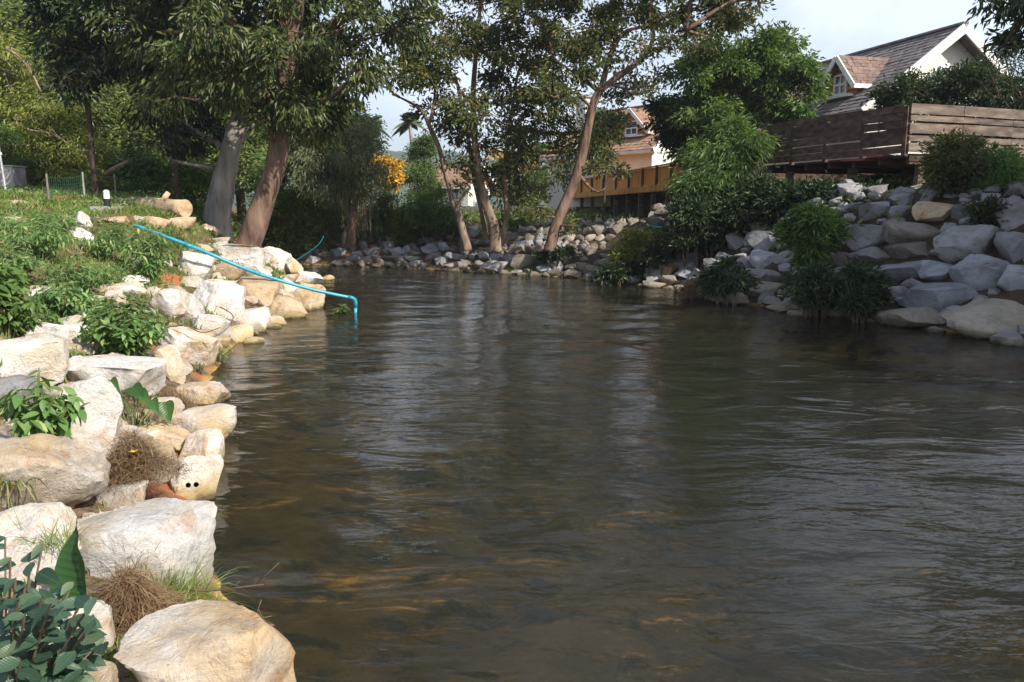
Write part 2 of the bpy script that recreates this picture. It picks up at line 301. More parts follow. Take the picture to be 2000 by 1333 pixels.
def spline(pts, n=6):
    """Catmull-Rom through (x,y,z,r) points"""
    p = np.array(pts, float); out = []
    for i in range(len(p)-1):
        p0, p1, p2, p3 = p[max(i-1, 0)], p[i], p[i+1], p[min(i+2, len(p)-1)]
        for t in np.linspace(0, 1, n, endpoint=False):
            out.append(.5*((2*p1)+(-p0+p2)*t+(2*p0-5*p1+4*p2-p3)*t*t+(-p0+3*p1-3*p2+p3)*t**3))
    out.append(p[-1]); out = np.array(out); return out[:, :3], np.maximum(out[:, 3], .004)
def unit(a): return a/np.maximum(np.linalg.norm(a, axis=-1, keepdims=True), 1e-9)
def leaves_mesh(name, pos, dirs, length, width, mat, fold=.25, jitter=.6):
    """many folded lance-shaped leaves, two faces each"""
    n = len(pos); d = unit(dirs); rv = rng.normal(size=(n, 3)); rv[:, 2] = np.abs(rv[:, 2])*0+rv[:, 2]*jitter+1.0*(1-jitter)
    s = unit(np.cross(d, rv)); nn = np.cross(s, d)
    Ln = (length*np.ones(n))[:, None]; Wd = (width*np.ones(n))[:, None]
    base = pos; tip = pos+d*Ln-nn*Ln*.12; mid = pos+d*Ln*.45
    a = mid+s*Wd*.5+nn*Wd*fold; b = mid-s*Wd*.5+nn*Wd*fold
    v = np.stack([base, a, tip, b], 1).reshape(-1, 3)
    i = np.arange(n)*4; f = np.stack([np.stack([i, i+1, i+2], 1), np.stack([i, i+2, i+3], 1)], 1).reshape(-1, 3)
    return setmesh(name, v, f, mat, False)
# ------------------------------------------------------------------ ground, river, hill
def axis(fine0, fine1, step, lo, hi, grow=1.22):
    a = list(np.arange(fine0, fine1+1e-6, step)); s = step
    while a[-1] < hi: s *= grow; a.append(min(a[-1]+s, hi))
    s = step
    while a[0] > lo: s *= grow; a.insert(0, max(a[0]-s, lo))
    return np.array(a)
gx, gy = axis(-24, 22, .22, -1100, 900), axis(-4, 44, .22, -60, 1500)
X, Y = np.meshgrid(gx, gy); Zg = ground(X.ravel(), Y.ravel())
nx, ny = len(gx), len(gy); V = np.stack([X.ravel(), Y.ravel(), Zg], 1)
ii = (np.arange(ny-1)[:, None]*nx+np.arange(nx-1)[None, :]).ravel()
F = np.stack([ii, ii+1, ii+nx+1, ii+nx], 1)
def groundmat():
    m, nt, n, l, o = newmat('ground_earth'); g = n('ShaderNodeNewGeometry'); pos = g.outputs['Position']
    def nz(s, d=5, di=0):
        t = n('ShaderNodeTexNoise'); t.inputs['Scale'].default_value = s; t.inputs['Detail'].default_value = d; t.inputs['Distortion'].default_value = di; l(pos, t.inputs['Vector']); return t.outputs[0]
    def thr(s, a, b):
        x = n('ShaderNodeMapRange'); x.inputs[1].default_value = a; x.inputs[2].default_value = b; l(s, x.inputs[0]); return x.outputs[0]
    def mix(a, b, f):
        x = n('ShaderNodeMixRGB')
        for s, v in ((1, a), (2, b)):
            if isinstance(v, tuple): x.inputs[s].default_value = (*v, 1)
            else: l(v, x.inputs[s])
        l(f, x.inputs[0]); return x.outputs[0]
    sx = n('ShaderNodeSeparateXYZ'); l(pos, sx.inputs[0])
    c = mix((.055, .075, .025), (.10, .11, .035), thr(nz(3), .4, .6))
    c = mix(c, (.15, .10, .065), thr(nz(.9, 6), .44, .54))
    low = mix((.10, .072, .048), (.20, .145, .095), thr(nz(9, 9, .5), .42, .6))
    c = mix(low, c, thr(sx.outputs[2], .55, .8))
    c = mix(c, (.34, .13, .06), thr(nz(.55, 6, .5), .575, .62))
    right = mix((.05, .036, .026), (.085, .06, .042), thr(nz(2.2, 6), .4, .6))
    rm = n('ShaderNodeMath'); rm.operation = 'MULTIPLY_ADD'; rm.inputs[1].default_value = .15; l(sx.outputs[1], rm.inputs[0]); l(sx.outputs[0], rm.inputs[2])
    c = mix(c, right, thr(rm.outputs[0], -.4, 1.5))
    bed = mix((.30, .19, .065), (.52, .35, .12), thr(nz(1.6, 7, .6), .42, .6))
    bed = mix(bed, (.06, .055, .03), thr(nz(2.6, 5, .3), .52, .62))
    bed = mix((.045, .042, .028), bed, thr(sx.outputs[2], -.95, -.45))  # deep bed coloured darker, standing in for light the water absorbs
    c = mix(bed, c, thr(sx.outputs[2], -.02, .06))
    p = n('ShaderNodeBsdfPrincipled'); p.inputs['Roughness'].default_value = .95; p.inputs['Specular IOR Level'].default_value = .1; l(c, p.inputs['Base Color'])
    b = n('ShaderNodeBump'); b.inputs['Strength'].default_value = 1; b.inputs['Distance'].default_value = .08; l(nz(6, 8), b.inputs['Height']); l(b.outputs[0], p.inputs['Normal'])
    l(p.outputs[0], o.inputs[0])
groundmat()
tag(link('ground', setmesh('ground', V, F, 'ground_earth')), kind='structure')
# water: a real sheet over the bed, swell modelled, fine ripples as relief
def watermat():
    m, nt, n, l, o = newmat('river_water'); g = n('ShaderNodeNewGeometry'); pos = g.outputs['Position']
    def nz(s, d, di, st, rot=0, rough=.5):
        mp = n('ShaderNodeMapping'); mp.inputs['Scale'].default_value = st; mp.inputs['Rotation'].default_value = (0, 0, rot); l(pos, mp.inputs[0])
        t = n('ShaderNodeTexNoise'); t.inputs['Scale'].default_value = s; t.inputs['Detail'].default_value = d; t.inputs['Distortion'].default_value = di; t.inputs['Roughness'].default_value = rough
        l(mp.outputs[0], t.inputs['Vector']); return t.outputs[0]
    # smoother and livelier patches of surface
    patch = nz(.22, 3, .4, (1, .6, 1)); pr = n('ShaderNodeMapRange'); pr.inputs[1].default_value = .38; pr.inputs[2].default_value = .62; pr.inputs[3].default_value = .45; pr.inputs[4].default_value = 1.0; l(patch, pr.inputs[0])
    b0 = n('ShaderNodeBump'); b0.inputs['Distance'].default_value = .04; b0.inputs['Strength'].default_value = 1; l(nz(.8, 2, 1.0, (.8, 1.5, 1), .12), b0.inputs['Height'])
    b1 = n('ShaderNodeBump'); b1.inputs['Distance'].default_value = .0135; l(nz(3.4, 2, 1.3, (.6, 1.5, 1), .2, .5), b1.inputs['Height']); l(pr.outputs[0], b1.inputs['Strength']); l(b0.outputs[0], b1.inputs['Normal'])
    b2 = n('ShaderNodeBump'); b2.inputs['Distance'].default_value = .0030; l(nz(12, 2, 1.6, (.7, 1.35, 1), -.2, .5), b2.inputs['Height']); l(pr.outputs[0], b2.inputs['Strength']); l(b1.outputs[0], b2.inputs['Normal'])
    fr = n('ShaderNodeFresnel'); fr.inputs['IOR'].default_value = 1.33; l(b2.outputs[0], fr.inputs['Normal'])
    gl = n('ShaderNodeBsdfGlossy'); gl.inputs['Roughness'].default_value = .02; l(b2.outputs[0], gl.inputs['Normal'])
    tr = n('ShaderNodeBsdfTransparent'); tr.inputs[0].default_value = (.70, .62, .42, 1)
    df = n('ShaderNodeBsdfDiffuse'); df.inputs[0].default_value = (.064, .067, .050, 1); l(b1.outputs[0], df.inputs['Normal'])
    body = n('ShaderNodeMixShader'); body.inputs[0].default_value = .26; l(tr.outputs[0], body.inputs[1]); l(df.outputs[0], body.inputs[2])
    ms = n('ShaderNodeMixShader'); l(fr.outputs[0], ms.inputs[0]); l(body.outputs[0], ms.inputs[1]); l(gl.outputs[0], ms.inputs[2]); l(ms.outputs[0], o.inputs[0])
watermat()
wx, wy = axis(-8, 14, .16, -70, 22), axis(1, 36, .16, -30, 56)
X, Y = np.meshgrid(wx, wy); nx, ny = len(wx), len(wy)
def swell(X, Y):
    z = 0
    for k in range(22):
        a = R(95)+rng.normal()*.75; wl = rng.uniform(.55, 2.4); ph = rng.uniform(0, 6.28); amp = .0026*wl
        z = z + amp*np.sin((X*math.cos(a)+Y*math.sin(a))*6.283/wl+ph+.8*np.sin(X*.9+Y*.5+k))
    return z*(0.55+.45*np.sin(X*.5+1)*np.cos(Y*.37))
V = np.stack([X.ravel(), Y.ravel(), swell(X, Y).ravel()], 1)
ii = (np.arange(ny-1)[:, None]*nx+np.arange(nx-1)[None, :]).ravel()
tag(link('river_water', setmesh('river_water', V, np.stack([ii, ii+1, ii+nx+1, ii+nx], 1), 'river_water')), kind='structure')
# far wooded hill
hx = np.linspace(-900, 600, 90); hy = np.linspace(500, 1300, 40); X, Y = np.meshgrid(hx, hy)
def hillz(x, y):
    return 70*np.exp(-((x+165)/300)**2-((y-850)/230)**2)+5*np.sin(x*.03)*np.cos(y*.02)+3*np.sin(x*.11+y*.05)
Z = hillz(X, Y)-6
V = np.stack([X.ravel(), Y.ravel(), Z.ravel()], 1); ii = (np.arange(39)[:, None]*90+np.arange(89)[None, :]).ravel()
tag(link('hill', setmesh('hill', V, np.stack([ii, ii+1, ii+91, ii+90], 1), 'hill_forest')), kind='structure')
# ------------------------------------------------------------------ boulders
def ico(sub):
    bm = bmesh.new(); bmesh.ops.create_icosphere(bm, subdivisions=sub, radius=1); v = np.array([x.co[:] for x in bm.verts]); f = np.array([[a.index for a in q.verts] for q in bm.faces]); bm.free(); return v, f
ICO = {s: ico(s) for s in (2, 3, 4, 5)}
def rock_mesh(seed, sub, mat, cuts=11, amp=.055, flat=None):
    r = np.random.default_rng(seed); v, f = ICO[sub]; v = v.copy()
    v = np.sign(v)*np.abs(v)**.62; v /= np.abs(v).max()
    for k in range(cuts if sub >= 5 else 17):
        nrm = unit(r.normal(size=3)); d = r.uniform(.60, .90) if sub >= 5 else r.uniform(.50, .86)
        s = v@nrm; over = np.clip(s-d, 0, None); v = v-over[:, None]*nrm*.97
    off = Vector(r.uniform(-50, 50, 3)); nv = unit(v)
    for i in range(len(v)):
        p = Vector(v[i]); a = noise.noise(p*1.6+off)*amp*1.6+noise.noise(p*3.7+off)*amp*.75
        if sub >= 4: a += (abs(noise.noise(p*4.5+off))-.25)*amp*1.1+(abs(noise.noise(p*9+off))-.2)*amp*.6+noise.noise(p*17+off)*amp*.2
        v[i] += nv[i]*a
    if flat: v[:, 2] = np.where(v[:, 2] > flat, flat+(v[:, 2]-flat)*.18+v[:, 0]*.05*(v[:, 2] > flat), v[:, 2])
    mn, mxx = v.min(0), v.max(0); v = (v-(mn+mxx)/2)/((mxx-mn)/2)
    me = setmesh('rock', v, f, mat, True); me.set_sharp_from_angle(angle=R(30 if sub < 4 else 34)); return me
RK = {}
def rock_variant(k, sub, mat):
    key = (k, sub, mat)
    if key not in RK: RK[key] = rock_mesh(k*31+sub, sub, mat)
    return RK[key]
ROCKS = []     # (x, y, radius) for keeping plants and fill rocks apart
def rock(cx, cy, w, h, mat, label, group=None, Yd=None, hero=False, yaw=None, roll=0, cat='boulder', name='boulder', seed=None, deep=None, flat=None):
    """a boulder whose middle is seen at (cx, cy) in the photograph, w by h pixels"""
    g = G(cx, cy+h*.22) if Yd is None else P(cx, cy, Yd)
    Yd = g.y if Yd is None else Yd
    s = pxm(Yd); rx, hh = w*s/2, h*s/2
    d = ray(cx, cy); a = math.atan2(-d.z, math.hypot(d.x, d.y)); a = max(a, 0.02)
    ry = rx*.82 if deep is None else rx*deep
    if ry*math.sin(a) > .80*hh: ry = .80*hh/math.sin(a)
    rz = math.sqrt(max(hh*hh-(ry*math.sin(a))**2, 0))/math.cos(a); rz = max(rz, .34*rx, .6*hh)
    c = P(cx, cy, Yd+ry*.25)
    k = seed if seed is not None else int(rng.integers(0, 1000))
    me = rock_mesh(k+7000, 5, 'rock_'+mat, flat=flat) if hero else rock_variant(k % 14, 4 if w > 60 else 3, 'rock_'+mat)
    o = link(name, me); o.location = c
    flip = random.choice((-1, 1)) if not hero else 1
    q = 1.13 if hero else 1.07
    o.scale = (rx*flip*q, ry*1.1, rz*q)
    o.rotation_euler = (random.uniform(-.1, .1), R(roll)+random.uniform(-.06, .06), (R(yaw) if yaw is not None else random.uniform(-.25, .25)) + math.atan2(-c.x, c.y)*.8)
    tag(o, label, cat, group); ROCKS.append((c.x, c.y, max(rx, ry))); return o
GL = 'boulders lining the sunlit left bank'
big = [
 (420, 1355, 290, 290, 'cream', 'large flat cream slab at the bottom edge of the photo, beside the water', 11, 8),
 (290, 1080, 244, 178, 'white', 'large blocky pale boulder with flat top behind the green grass tuft', 3, 5),
 (325, 860, 112, 56, 'cream', 'grey and tan ledge at the upper edge of the brown dry grass hollow', 5, 12),
 (394, 893, 76, 96, 'cream', 'tall narrow cream rock by the water, above the drilled one', 51, 0),
 (398, 842, 116, 88, 'cream', 'cream layered rock jutting into the water above the drilled stone', 6, 0),
 (146, 842, 150, 205, 'white', 'bright white upright boulder behind the drooping leafy plant', 8, 10),
 (78, 945, 235, 195, 'cream', 'large tan and orange stained boulder at the left edge under arching grass blades', 9, 0),
 (30, 1090, 230, 170, 'white', 'pale boulder at the left edge behind the big dark taro leaf', 12, 0),
 (118, 1240, 200, 190, 'cream', 'pale orange boulder mostly hidden by the blue green shrub', 13, 0),
 (60, 1390, 300, 170, 'cream', 'cream boulder in the bottom left corner under the blue green shrub', 14, 0),
 (396, 779, 90, 54, 'cream', 'small cream rock alone at the waterline beside the brown stems', 15, 0),
 (222, 745, 168, 96, 'white', 'smooth white boulder behind the heart-shaped taro leaves', 16, 12),
 (48, 712, 140, 96, 'white', 'flat pinkish white slab at the left edge above the grey shaded one', 17, 0),
 (8, 785, 130, 90, 'grey', 'smooth grey boulder cut by the left edge beside the drooping plant', 18, 0),
 (124, 664, 140, 62, 'white', 'long white slab left of the round leafy bush', 19, 8),
 (338, 606, 108, 78, 'white', 'rounded bright white boulder right of the round leafy bush', 20, 0),
 (362, 686, 105, 78, 'cream', 'white and orange boulder above the weedy notch in the bank', 21, 10),
 (330, 722, 52, 84, 'cream', 'narrow upright cream rock at the lower right of the round leafy bush', 22, 0),
 (380, 527, 70, 62, 'white', 'bright white boulder just left of the blue pipe', 23, 0),
 (465, 507, 92, 50, 'white', 'wide white boulder behind the middle of the blue pipe', 24, 5),
 (540, 515, 64, 54, 'white', 'two-sided grey and white boulder right below the leaning tree', 25, 15),
 (424, 592, 98, 84, 'white', 'pinkish white cracked boulder below the blue pipe', 26, 0),
]
for cx, cy, w, h, m, lab, sd, roll in big: rock(cx, cy, w, h, m, lab, GL, hero=True, seed=sd, roll=roll, yaw=165 if sd == 11 else None, flat={11: .22, 3: .45, 6: .3, 17: .3, 19: .3, 14: .3, 16: .4, 15: .4, 24: .35, 51: .4}.get(sd))
drill = rock(384, 946, 98, 108, 'cream', 'tall cream rock with two dark drilled holes by the water', GL, hero=True, seed=41, deep=.9)
for cx, cy, w, h, m, lab in [
 (75, 578, 46, 27, 'white', 'small white rock among weeds near the left edge'),
 (152, 611, 42, 30, 'white', 'small pointed white rock between the weeds and the round bush'),
 (240, 571, 78, 34, 'cream', 'flat cream slab above the round leafy bush'),
 (255, 549, 64, 20, 'white', 'thin white slab beneath the narrow-leaved bush'),
 (498, 578, 92, 66, 'tan', 'tan orange boulder under the blue pipe'),
 (562, 568, 64, 50, 'cream', 'cream rock directly below the pipe near the point'),
 (552, 607, 86, 58, 'tan', 'brown and white boulder at the waterline near the point'),
 (603, 590, 62, 66, 'cream', 'yellowish rock at the tip of the point under the pipe'),
 (606, 548, 52, 38, 'white', 'pale rock at the tip of the point above the pipe'),
 (494, 632, 70, 54, 'white', 'round pale rock with brown cracks at the waterline'),
 (462, 657, 60, 44, 'cream', 'yellow cream rock at the waterline left of the cracked round one'),
 (536, 630, 44, 26, 'cream', 'small low rock at the waterline between two larger ones'),
 (412, 640, 76, 52, 'white', 'pale rock above the weedy notch in the left bank'),
 (441, 535, 76, 44, 'tan', 'orange brown boulder behind the pipe, left of a white one'),
 (498, 540, 60, 42, 'white', 'white rock behind the lower half of the pipe'),
 (574, 524, 36, 42, 'cream', 'small cream rock at the far end of the point'),
 (503, 487, 32, 24, 'tan', 'small brown rock at the foot of the leaning trunk'),
 (560, 548, 44, 26, 'cream', 'flat cream rock below the two-sided boulder'),
 (308, 439, 46, 32, 'tan', 'tan rock in front of the cut log, leftmost of three'),
 (352, 440, 54, 34, 'tan', 'tan rock in front of the cut log, middle one of three'),
 (405, 450, 46, 24, 'cream', 'cream rock just left of the grey trunk foot'),
 (160, 435, 34, 42, 'white', 'upright white rock on the grassy slope'),
 (158, 462, 46, 34, 'white', 'white rock directly below the upright one on the grassy slope'),
 (222, 432, 54, 18, 'tan', 'flat orange tinged rock below the bollard'),
 (268, 431, 26, 18, 'cream', 'small cream rock between the bollard and the log'),
 (20, 434, 54, 16, 'tan', 'flat tan rock at the left edge of the grassy slope'),
 (40, 397, 34, 10, 'cream', 'small pale stone high on the lawn below the concrete block'),
 (432, 472, 32, 18, 'cream', 'small rock between the grey trunk and the leaning trunk'),
 (395, 486, 44, 20, 'tan', 'low tan rock left of the leaning trunk above the pipe'),
 (640, 545, 24, 14, 'tan', 'small brown rock with dry twigs off the point'),
]: rock(cx, cy, w, h, m, lab, GL, cat='rock' if w < 60 else 'boulder', name='rock' if w < 60 else 'boulder')
GR = 'boulders of the shaded right bank'
for cx, cy, w, h, m, lab in [
 (1940, 626, 185, 80, 'shore', 'largest beige boulder at the waterline by the right edge'),
 (1776, 624, 152, 52, 'shore', 'long low beige boulder at the waterline, second from the right edge'),
 (1838, 583, 142, 64, 'bluegrey', 'broad blue grey boulder just above the low waterline ones'),
 (1922, 545, 114, 90, 'bluegrey', 'big angular blue grey boulder near the right edge'),
 (1995, 548, 80, 60, 'bluegrey', 'blue grey boulder cut by the right edge, above the largest beige one'),
 (1888, 481, 108, 78, 'grey', 'large pale-faced angular boulder in the middle of the right slope'),
 (1990, 487, 80, 64, 'grey', 'grey boulder cut by the right edge halfway up the slope'),
 (1980, 425, 90, 68, 'grey', 'grey boulder cut by the right edge under the shrubs, highest there'),
 (1832, 417, 86, 46, 'tan', 'tan blocky boulder at the top of the right slope'),
 (1787, 453, 112, 46, 'brown', 'long brownish boulder beneath the tan block'),
 (1762, 418, 54, 32, 'grey', 'small grey boulder left of the tan block'),
 (1888, 418, 52, 38, 'grey', 'squarish grey boulder right of the tan block'),
 (1861, 384, 32, 16, 'grey', 'small pale stone topmost of the right slope, left of three'),
 (1886, 386, 24, 16, 'grey', 'small pale stone topmost of the right slope, middle of three'),
 (1909, 380, 26, 22, 'grey', 'small pale stone topmost of the right slope, right of three'),
 (1702, 462, 96, 52, 'grey', 'grey pyramid-like boulder right of the sunlit drooping bush'),
 (1782, 491, 96, 40, 'brown', 'brownish boulder with orange patch under the long brown one'),
 (1700, 499, 86, 34, 'grey', 'long sloping grey boulder beside the stem of the sunlit bush'),
 (1648, 510, 62, 32, 'brown', 'dark boulder behind the stems of the sunlit bush'),
 (1764, 532, 120, 46, 'bluegrey', 'long blue grey boulder with dark underside in mid slope'),
 (1838, 534, 80, 48, 'bluegrey', 'wedge-shaped blue grey boulder left of the big angular one'),
 (1944, 455, 34, 20, 'grey', 'small grey stone tucked by the highest edge boulder'),
 (1954, 472, 54, 32, 'grey', 'rounded grey stone right of the pale-faced angular boulder'),
 (1744, 578, 56, 40, 'grey', 'grey rock right of the dark fern clump'),
 (1640, 609, 94, 34, 'shore', 'pinkish beige rock at the waterline under the hanging bush'),
 (1688, 622, 44, 14, 'shore', 'small flat beige rock at the waterline between two larger ones'),
 (1536, 602, 74, 26, 'shore', 'flat beige rock at the waterline left of the hanging bush'),
 (1566, 615, 52, 15, 'shore', 'low beige sliver of rock in the water left of the hanging bush'),
 (1500, 568, 80, 36, 'shore', 'pale beige boulder above the water with a dark hollow beside it'),
 (1432, 586, 86, 30, 'shore', 'low split beige boulder at the waterline, first right of the reddish bush'),
 (1493, 540, 76, 28, 'grey', 'flat grey boulder above the pale beige one'),
 (1492, 510, 50, 40, 'bluegrey', 'square blue grey boulder left of the sunlit bush stem'),
 (1538, 510, 54, 40, 'grey', 'grey boulder between the square one and the sunlit bush'),
 (1446, 511, 48, 32, 'grey', 'grey boulder above the small dark bush'),
 (1400, 526, 54, 40, 'grey', 'rounded grey boulder partly behind the small dark bush'),
 (1496, 474, 78, 46, 'grey', 'large grey boulder in the upper row left of the sunlit bush'),
 (1444, 472, 56, 44, 'grey', 'two-lobed grey boulder at the left end of the upper row'),
 (1482, 446, 60, 36, 'brown', 'brownish grey boulder topmost left of the sunlit bush'),
 (1357, 503, 34, 22, 'grey', 'small grey rock on top of the small heap at mid bank'),
 (1347, 521, 40, 26, 'grey', 'grey rock in the middle of the small heap at mid bank'),
 (1342, 538, 48, 22, 'bluegrey', 'blue grey rock at the foot of the small heap at mid bank'),
 (1323, 512, 30, 22, 'grey', 'grey rock at the upper left of the small heap at mid bank'),
 (1304, 528, 36, 30, 'tan', 'yellowish rock left in the small heap at mid bank'),
 (1284, 525, 22, 18, 'grey', 'leftmost small grey rock of the small heap at mid bank'),
 (1305, 548, 36, 20, 'shore', 'beige rock below the yellowish one near the water'),
 (1278, 558, 44, 18, 'shore', 'flat beige rock touching the water left of the reddish bush'),
 (1338, 568, 42, 22, 'brown', 'brown rock under the reddish bush at the water'),
 (1338, 440, 74, 24, 'grey', 'long grey rock at the top of the bank under the orange deck end'),
 (1314, 460, 40, 18, 'grey', 'grey rock beside the blue scrap under the orange deck'),
 (1284, 436, 42, 24, 'brown', 'brown rock at the top of the bank under the deck posts'),
]: rock(cx, cy, w, h, m, lab, GR, cat='rock' if w < 60 else 'boulder', name='rock' if w < 60 else 'boulder')
# far bank: numerous, small and alike
far = [(150,365,100,40),(235,335,60,30),(290,330,80,50),(300,385,90,25),(295,295,50,35),(210,310,40,35),(340,370,40,30),(395,340,60,40),(380,362,80,40),(430,295,40,50),
 (480,330,90,60),(480,362,90,40),(555,320,50,35),(610,325,60,50),(670,320,60,60),(600,358,110,34),(560,285,70,40),(700,360,80,34),(720,387,100,28),(800,310,90,60),(880,300,60,50),
 (820,350,90,40),(860,377,70,50),(905,345,60,40),(900,402,60,30),(960,355,70,40),(985,402,80,50),(1100,350,60,50),(1085,397,70,44),(1180,355,90,40),(1170,407,160,64),(1260,370,90,60),
 (1320,387,130,84),(1270,320,60,70),(1330,290,90,60),(1385,322,90,70),(1440,425,80,50),(1510,412,60,60),(1290,438,90,24),(440,225,100,60),(310,245,70,40),(560,228,80,50),
 (1040,220,60,70),(1600,312,70,46),(1650,300,60,40),(1700,320,60,54),(1225,262,60,50),(1200,300,50,50),(1400,265,70,46),(1470,290,60,50),(1540,300,60,44),(660,265,60,40),(760,262,60,44)]
def side(px):
    if px < 700: return 'below the weeping tree'
    if px < 880: return 'below the round green bushes'
    if px < 1010: return 'around the feet of the twin trunks'
    return 'below the tall forked tree'
for (a, b, w, h) in far:
    px, py = 560+a/2.857, 380+b/2.857
    rock(px, py, w/2.857*1.1, h/2.857*1.15, random.choice(['grey', 'grey', 'bluegrey', 'brown']), 'grey rock among many on the shaded far bank '+side(px), 'rocks of the far bank '+side(px), cat='rock', name='rock')
wall = empty('stone_wall', tuple(G(1120, 470)), 'stacked rough stone retaining wall under the orange deck', 'wall')
for row, (y0, n0, x0, x1) in enumerate([(437, 11, 1015, 1245), (452, 10, 1010, 1195), (466, 10, 1005, 1200), (480, 8, 1005, 1150)]):
    for k in range(n0):
        px = x0+(x1-x0)*(k+.5)/n0+random.uniform(-3, 3)
        o = rock(px, y0+random.uniform(-2, 2), (x1-x0)/n0*random.uniform(.95, 1.2), 17+random.uniform(-2, 3), random.choice(['brown', 'grey', 'brown', 'shore']), None, cat=None, name='stone')
        o.parent = wall; o.location = o.location-wall.location
# smaller rocks wedged between the large ones
def fill(line, n, y0, y1, d0, d1, mats, label, group, smin, smax):
    pts = np.array(line); k = 0; tries = 0; VV = []; FF = []; nv = 0
    while k < n and tries < n*30:
        tries += 1; i = random.randrange(len(line)-1); a, b = pts[i], pts[i+1]; t = random.random(); p = a+(b-a)*t
        nr = np.array([-(b-a)[1], (b-a)[0]]); nr = nr/np.linalg.norm(nr)
        if line is RIGHT: nr = -nr
        d = random.uniform(d0, d1); x, y = p+nr*d
        if not (y0 < y < y1) or abs(x/y) > .70: continue
        if y < 12 and (d < .3 or (y < 6.5 and x > -2.6)): continue
        s = random.uniform(smin, smax)
        if any(math.hypot(x-rx, y-ry) < rr*.75+s*.4 for rx, ry, rr in ROCKS): continue
        me = rock_variant(random.randrange(14), 4 if y < 12 else 3 if s > .22 else 2, 'rock_'+mats[0]); v = np.empty(len(me.vertices)*3, np.float32); me.vertices.foreach_get('co', v)
        fc = ICO[4 if y < 12 else 3 if s > .22 else 2][1]
        m3 = Matrix.Rotation(random.uniform(0, 6.3), 3, 'Z')@Matrix.Rotation(random.uniform(-.4, .4), 3, 'X')@Matrix.Diagonal((s*random.uniform(.8, 1.3), s*random.uniform(.7, 1.1), s*random.uniform(.55, .85)))
        VV.append(v.reshape(-1, 3)@np.array(m3).T+np.array((x, y, max(gz(x, y), -.08)+s*.15))); FF.append(fc+nv); nv += len(VV[-1])
        ROCKS.append((x, y, s*.8)); k += 1
    me = setmesh('rubble', np.concatenate(VV), np.concatenate(FF), 'rock_'+mats[0], True); me.set_sharp_from_angle(angle=R(30))
    tag(link('rubble', me), label, 'rubble', None, 'stuff')
fill(LEFT, 230, 3, 27, -.25, 2.6, ['cream'], 'small pale stones wedged among the boulders of the sunlit left bank', '', .06, .24)
fill(RIGHT, 200, 13.0, 27, -.1, 4.6, ['grey'], 'small grey stones wedged between the boulders of the shaded right bank', '', .12, .38)
fill(RIGHT, 260, 27, 41, -.2, 4.8, ['brown'], 'small dark stones wedged along the far bank near the waterline', '', .12, .35)
# two drilled holes: cut out of the stone
bpy.context.view_layer.update(); dg = bpy.context.evaluated_depsgraph_get()
MI = drill.matrix_world.inverted(); hits = []
for px, py in ((367.5, 948), (383, 947)):
    d = ray(px, py); o0 = MI@Vector((0, 0, EYE)); d0 = (MI.to_3x3()@d).normalized(); ok, loc, nrm, _ = drill.ray_cast(o0, d0)
    if ok: hits.append((drill.matrix_world@loc, d.normalized()))
if hits:
    mb = MB()
    for p, d in hits: mb.tube([p-d*.1, p+d*.02, p+d*.10], [.021]*3, 14)
    c = mb.build('cutter', 'hole_dark'); md = drill.modifiers.new('holes', 'BOOLEAN'); md.operation = 'DIFFERENCE'; md.object = c; md.solver = 'EXACT'; md.material_mode = 'TRANSFER'
    bpy.context.view_layer.update(); dg = bpy.context.evaluated_depsgraph_get()
    me = bpy.data.meshes.new_from_object(drill.evaluated_get(dg)); drill.modifiers.clear(); drill.data = me
    bpy.data.objects.remove(c)
# ------------------------------------------------------------------ houses and decks
def prism(mb, a, b, c, d, t, up=(0, 0, 1)):
    """slab with top corners a b c d and thickness t downwards"""
    v = [Vector(p) for p in (a, b, c, d)]; n = (v[1]-v[0]).cross(v[3]-v[0]).normalized()
    if n.z < 0: n = -n
    lo = [p-n*t for p in v]; mb.add([tuple(p) for p in v+lo], [(0, 1, 2, 3), (7, 6, 5, 4), (0, 4, 5, 1), (1, 5, 6, 2), (2, 6, 7, 3), (3, 7, 4, 0)])
def shingles(a, b, c, d, cw, ch, t=.03):
    """overlapping shingles over the slope whose eave is a-b and whose ridge is d-c"""
    a, b, c, d = map(Vector, (a, b, c, d)); mb = MB(); n = (b-a).cross(d-a).normalized()
    if n.z < 0: n = -n
    rows = int((d-a).length/ch); r2 = random.Random(5)
    for i in range(rows):
        t0 = i/rows; t1 = min((i+1.25)/rows, 1); l0, l1 = a.lerp(d, t0), b.lerp(c, t0); m0, m1 = a.lerp(d, t1), b.lerp(c, t1)
        cols = max(1, int((l1-l0).length/cw)); off = r2.random()/cols
        for j in range(cols):
            u0 = max(0, min(1, (j+r2.uniform(-.12, .12))/cols+off*(i % 2))); u1 = min(1, (j+.93)/cols+off*(i % 2))
            if u1-u0 < .2/cols: continue
            dz = n*(t*r2.uniform(.9, 1.8)); dn = (l0-m0).normalized()*r2.uniform(0, ch*.12)
            p = [l0.lerp(l1, u0)+dz+dn, l0.lerp(l1, u1)+dz+dn, m0.lerp(m1, u1)+n*.012, m0.lerp(m1, u0)+n*.012, l0.lerp(l1, u0)+dn+n*.004, l0.lerp(l1, u1)+dn+n*.004]
            mb.add([tuple(q) for q in p], [(0, 1, 2, 3), (4, 5, 1, 0), (4, 0, 3, 4), (5, 2, 1, 5)][:2])
    return mb
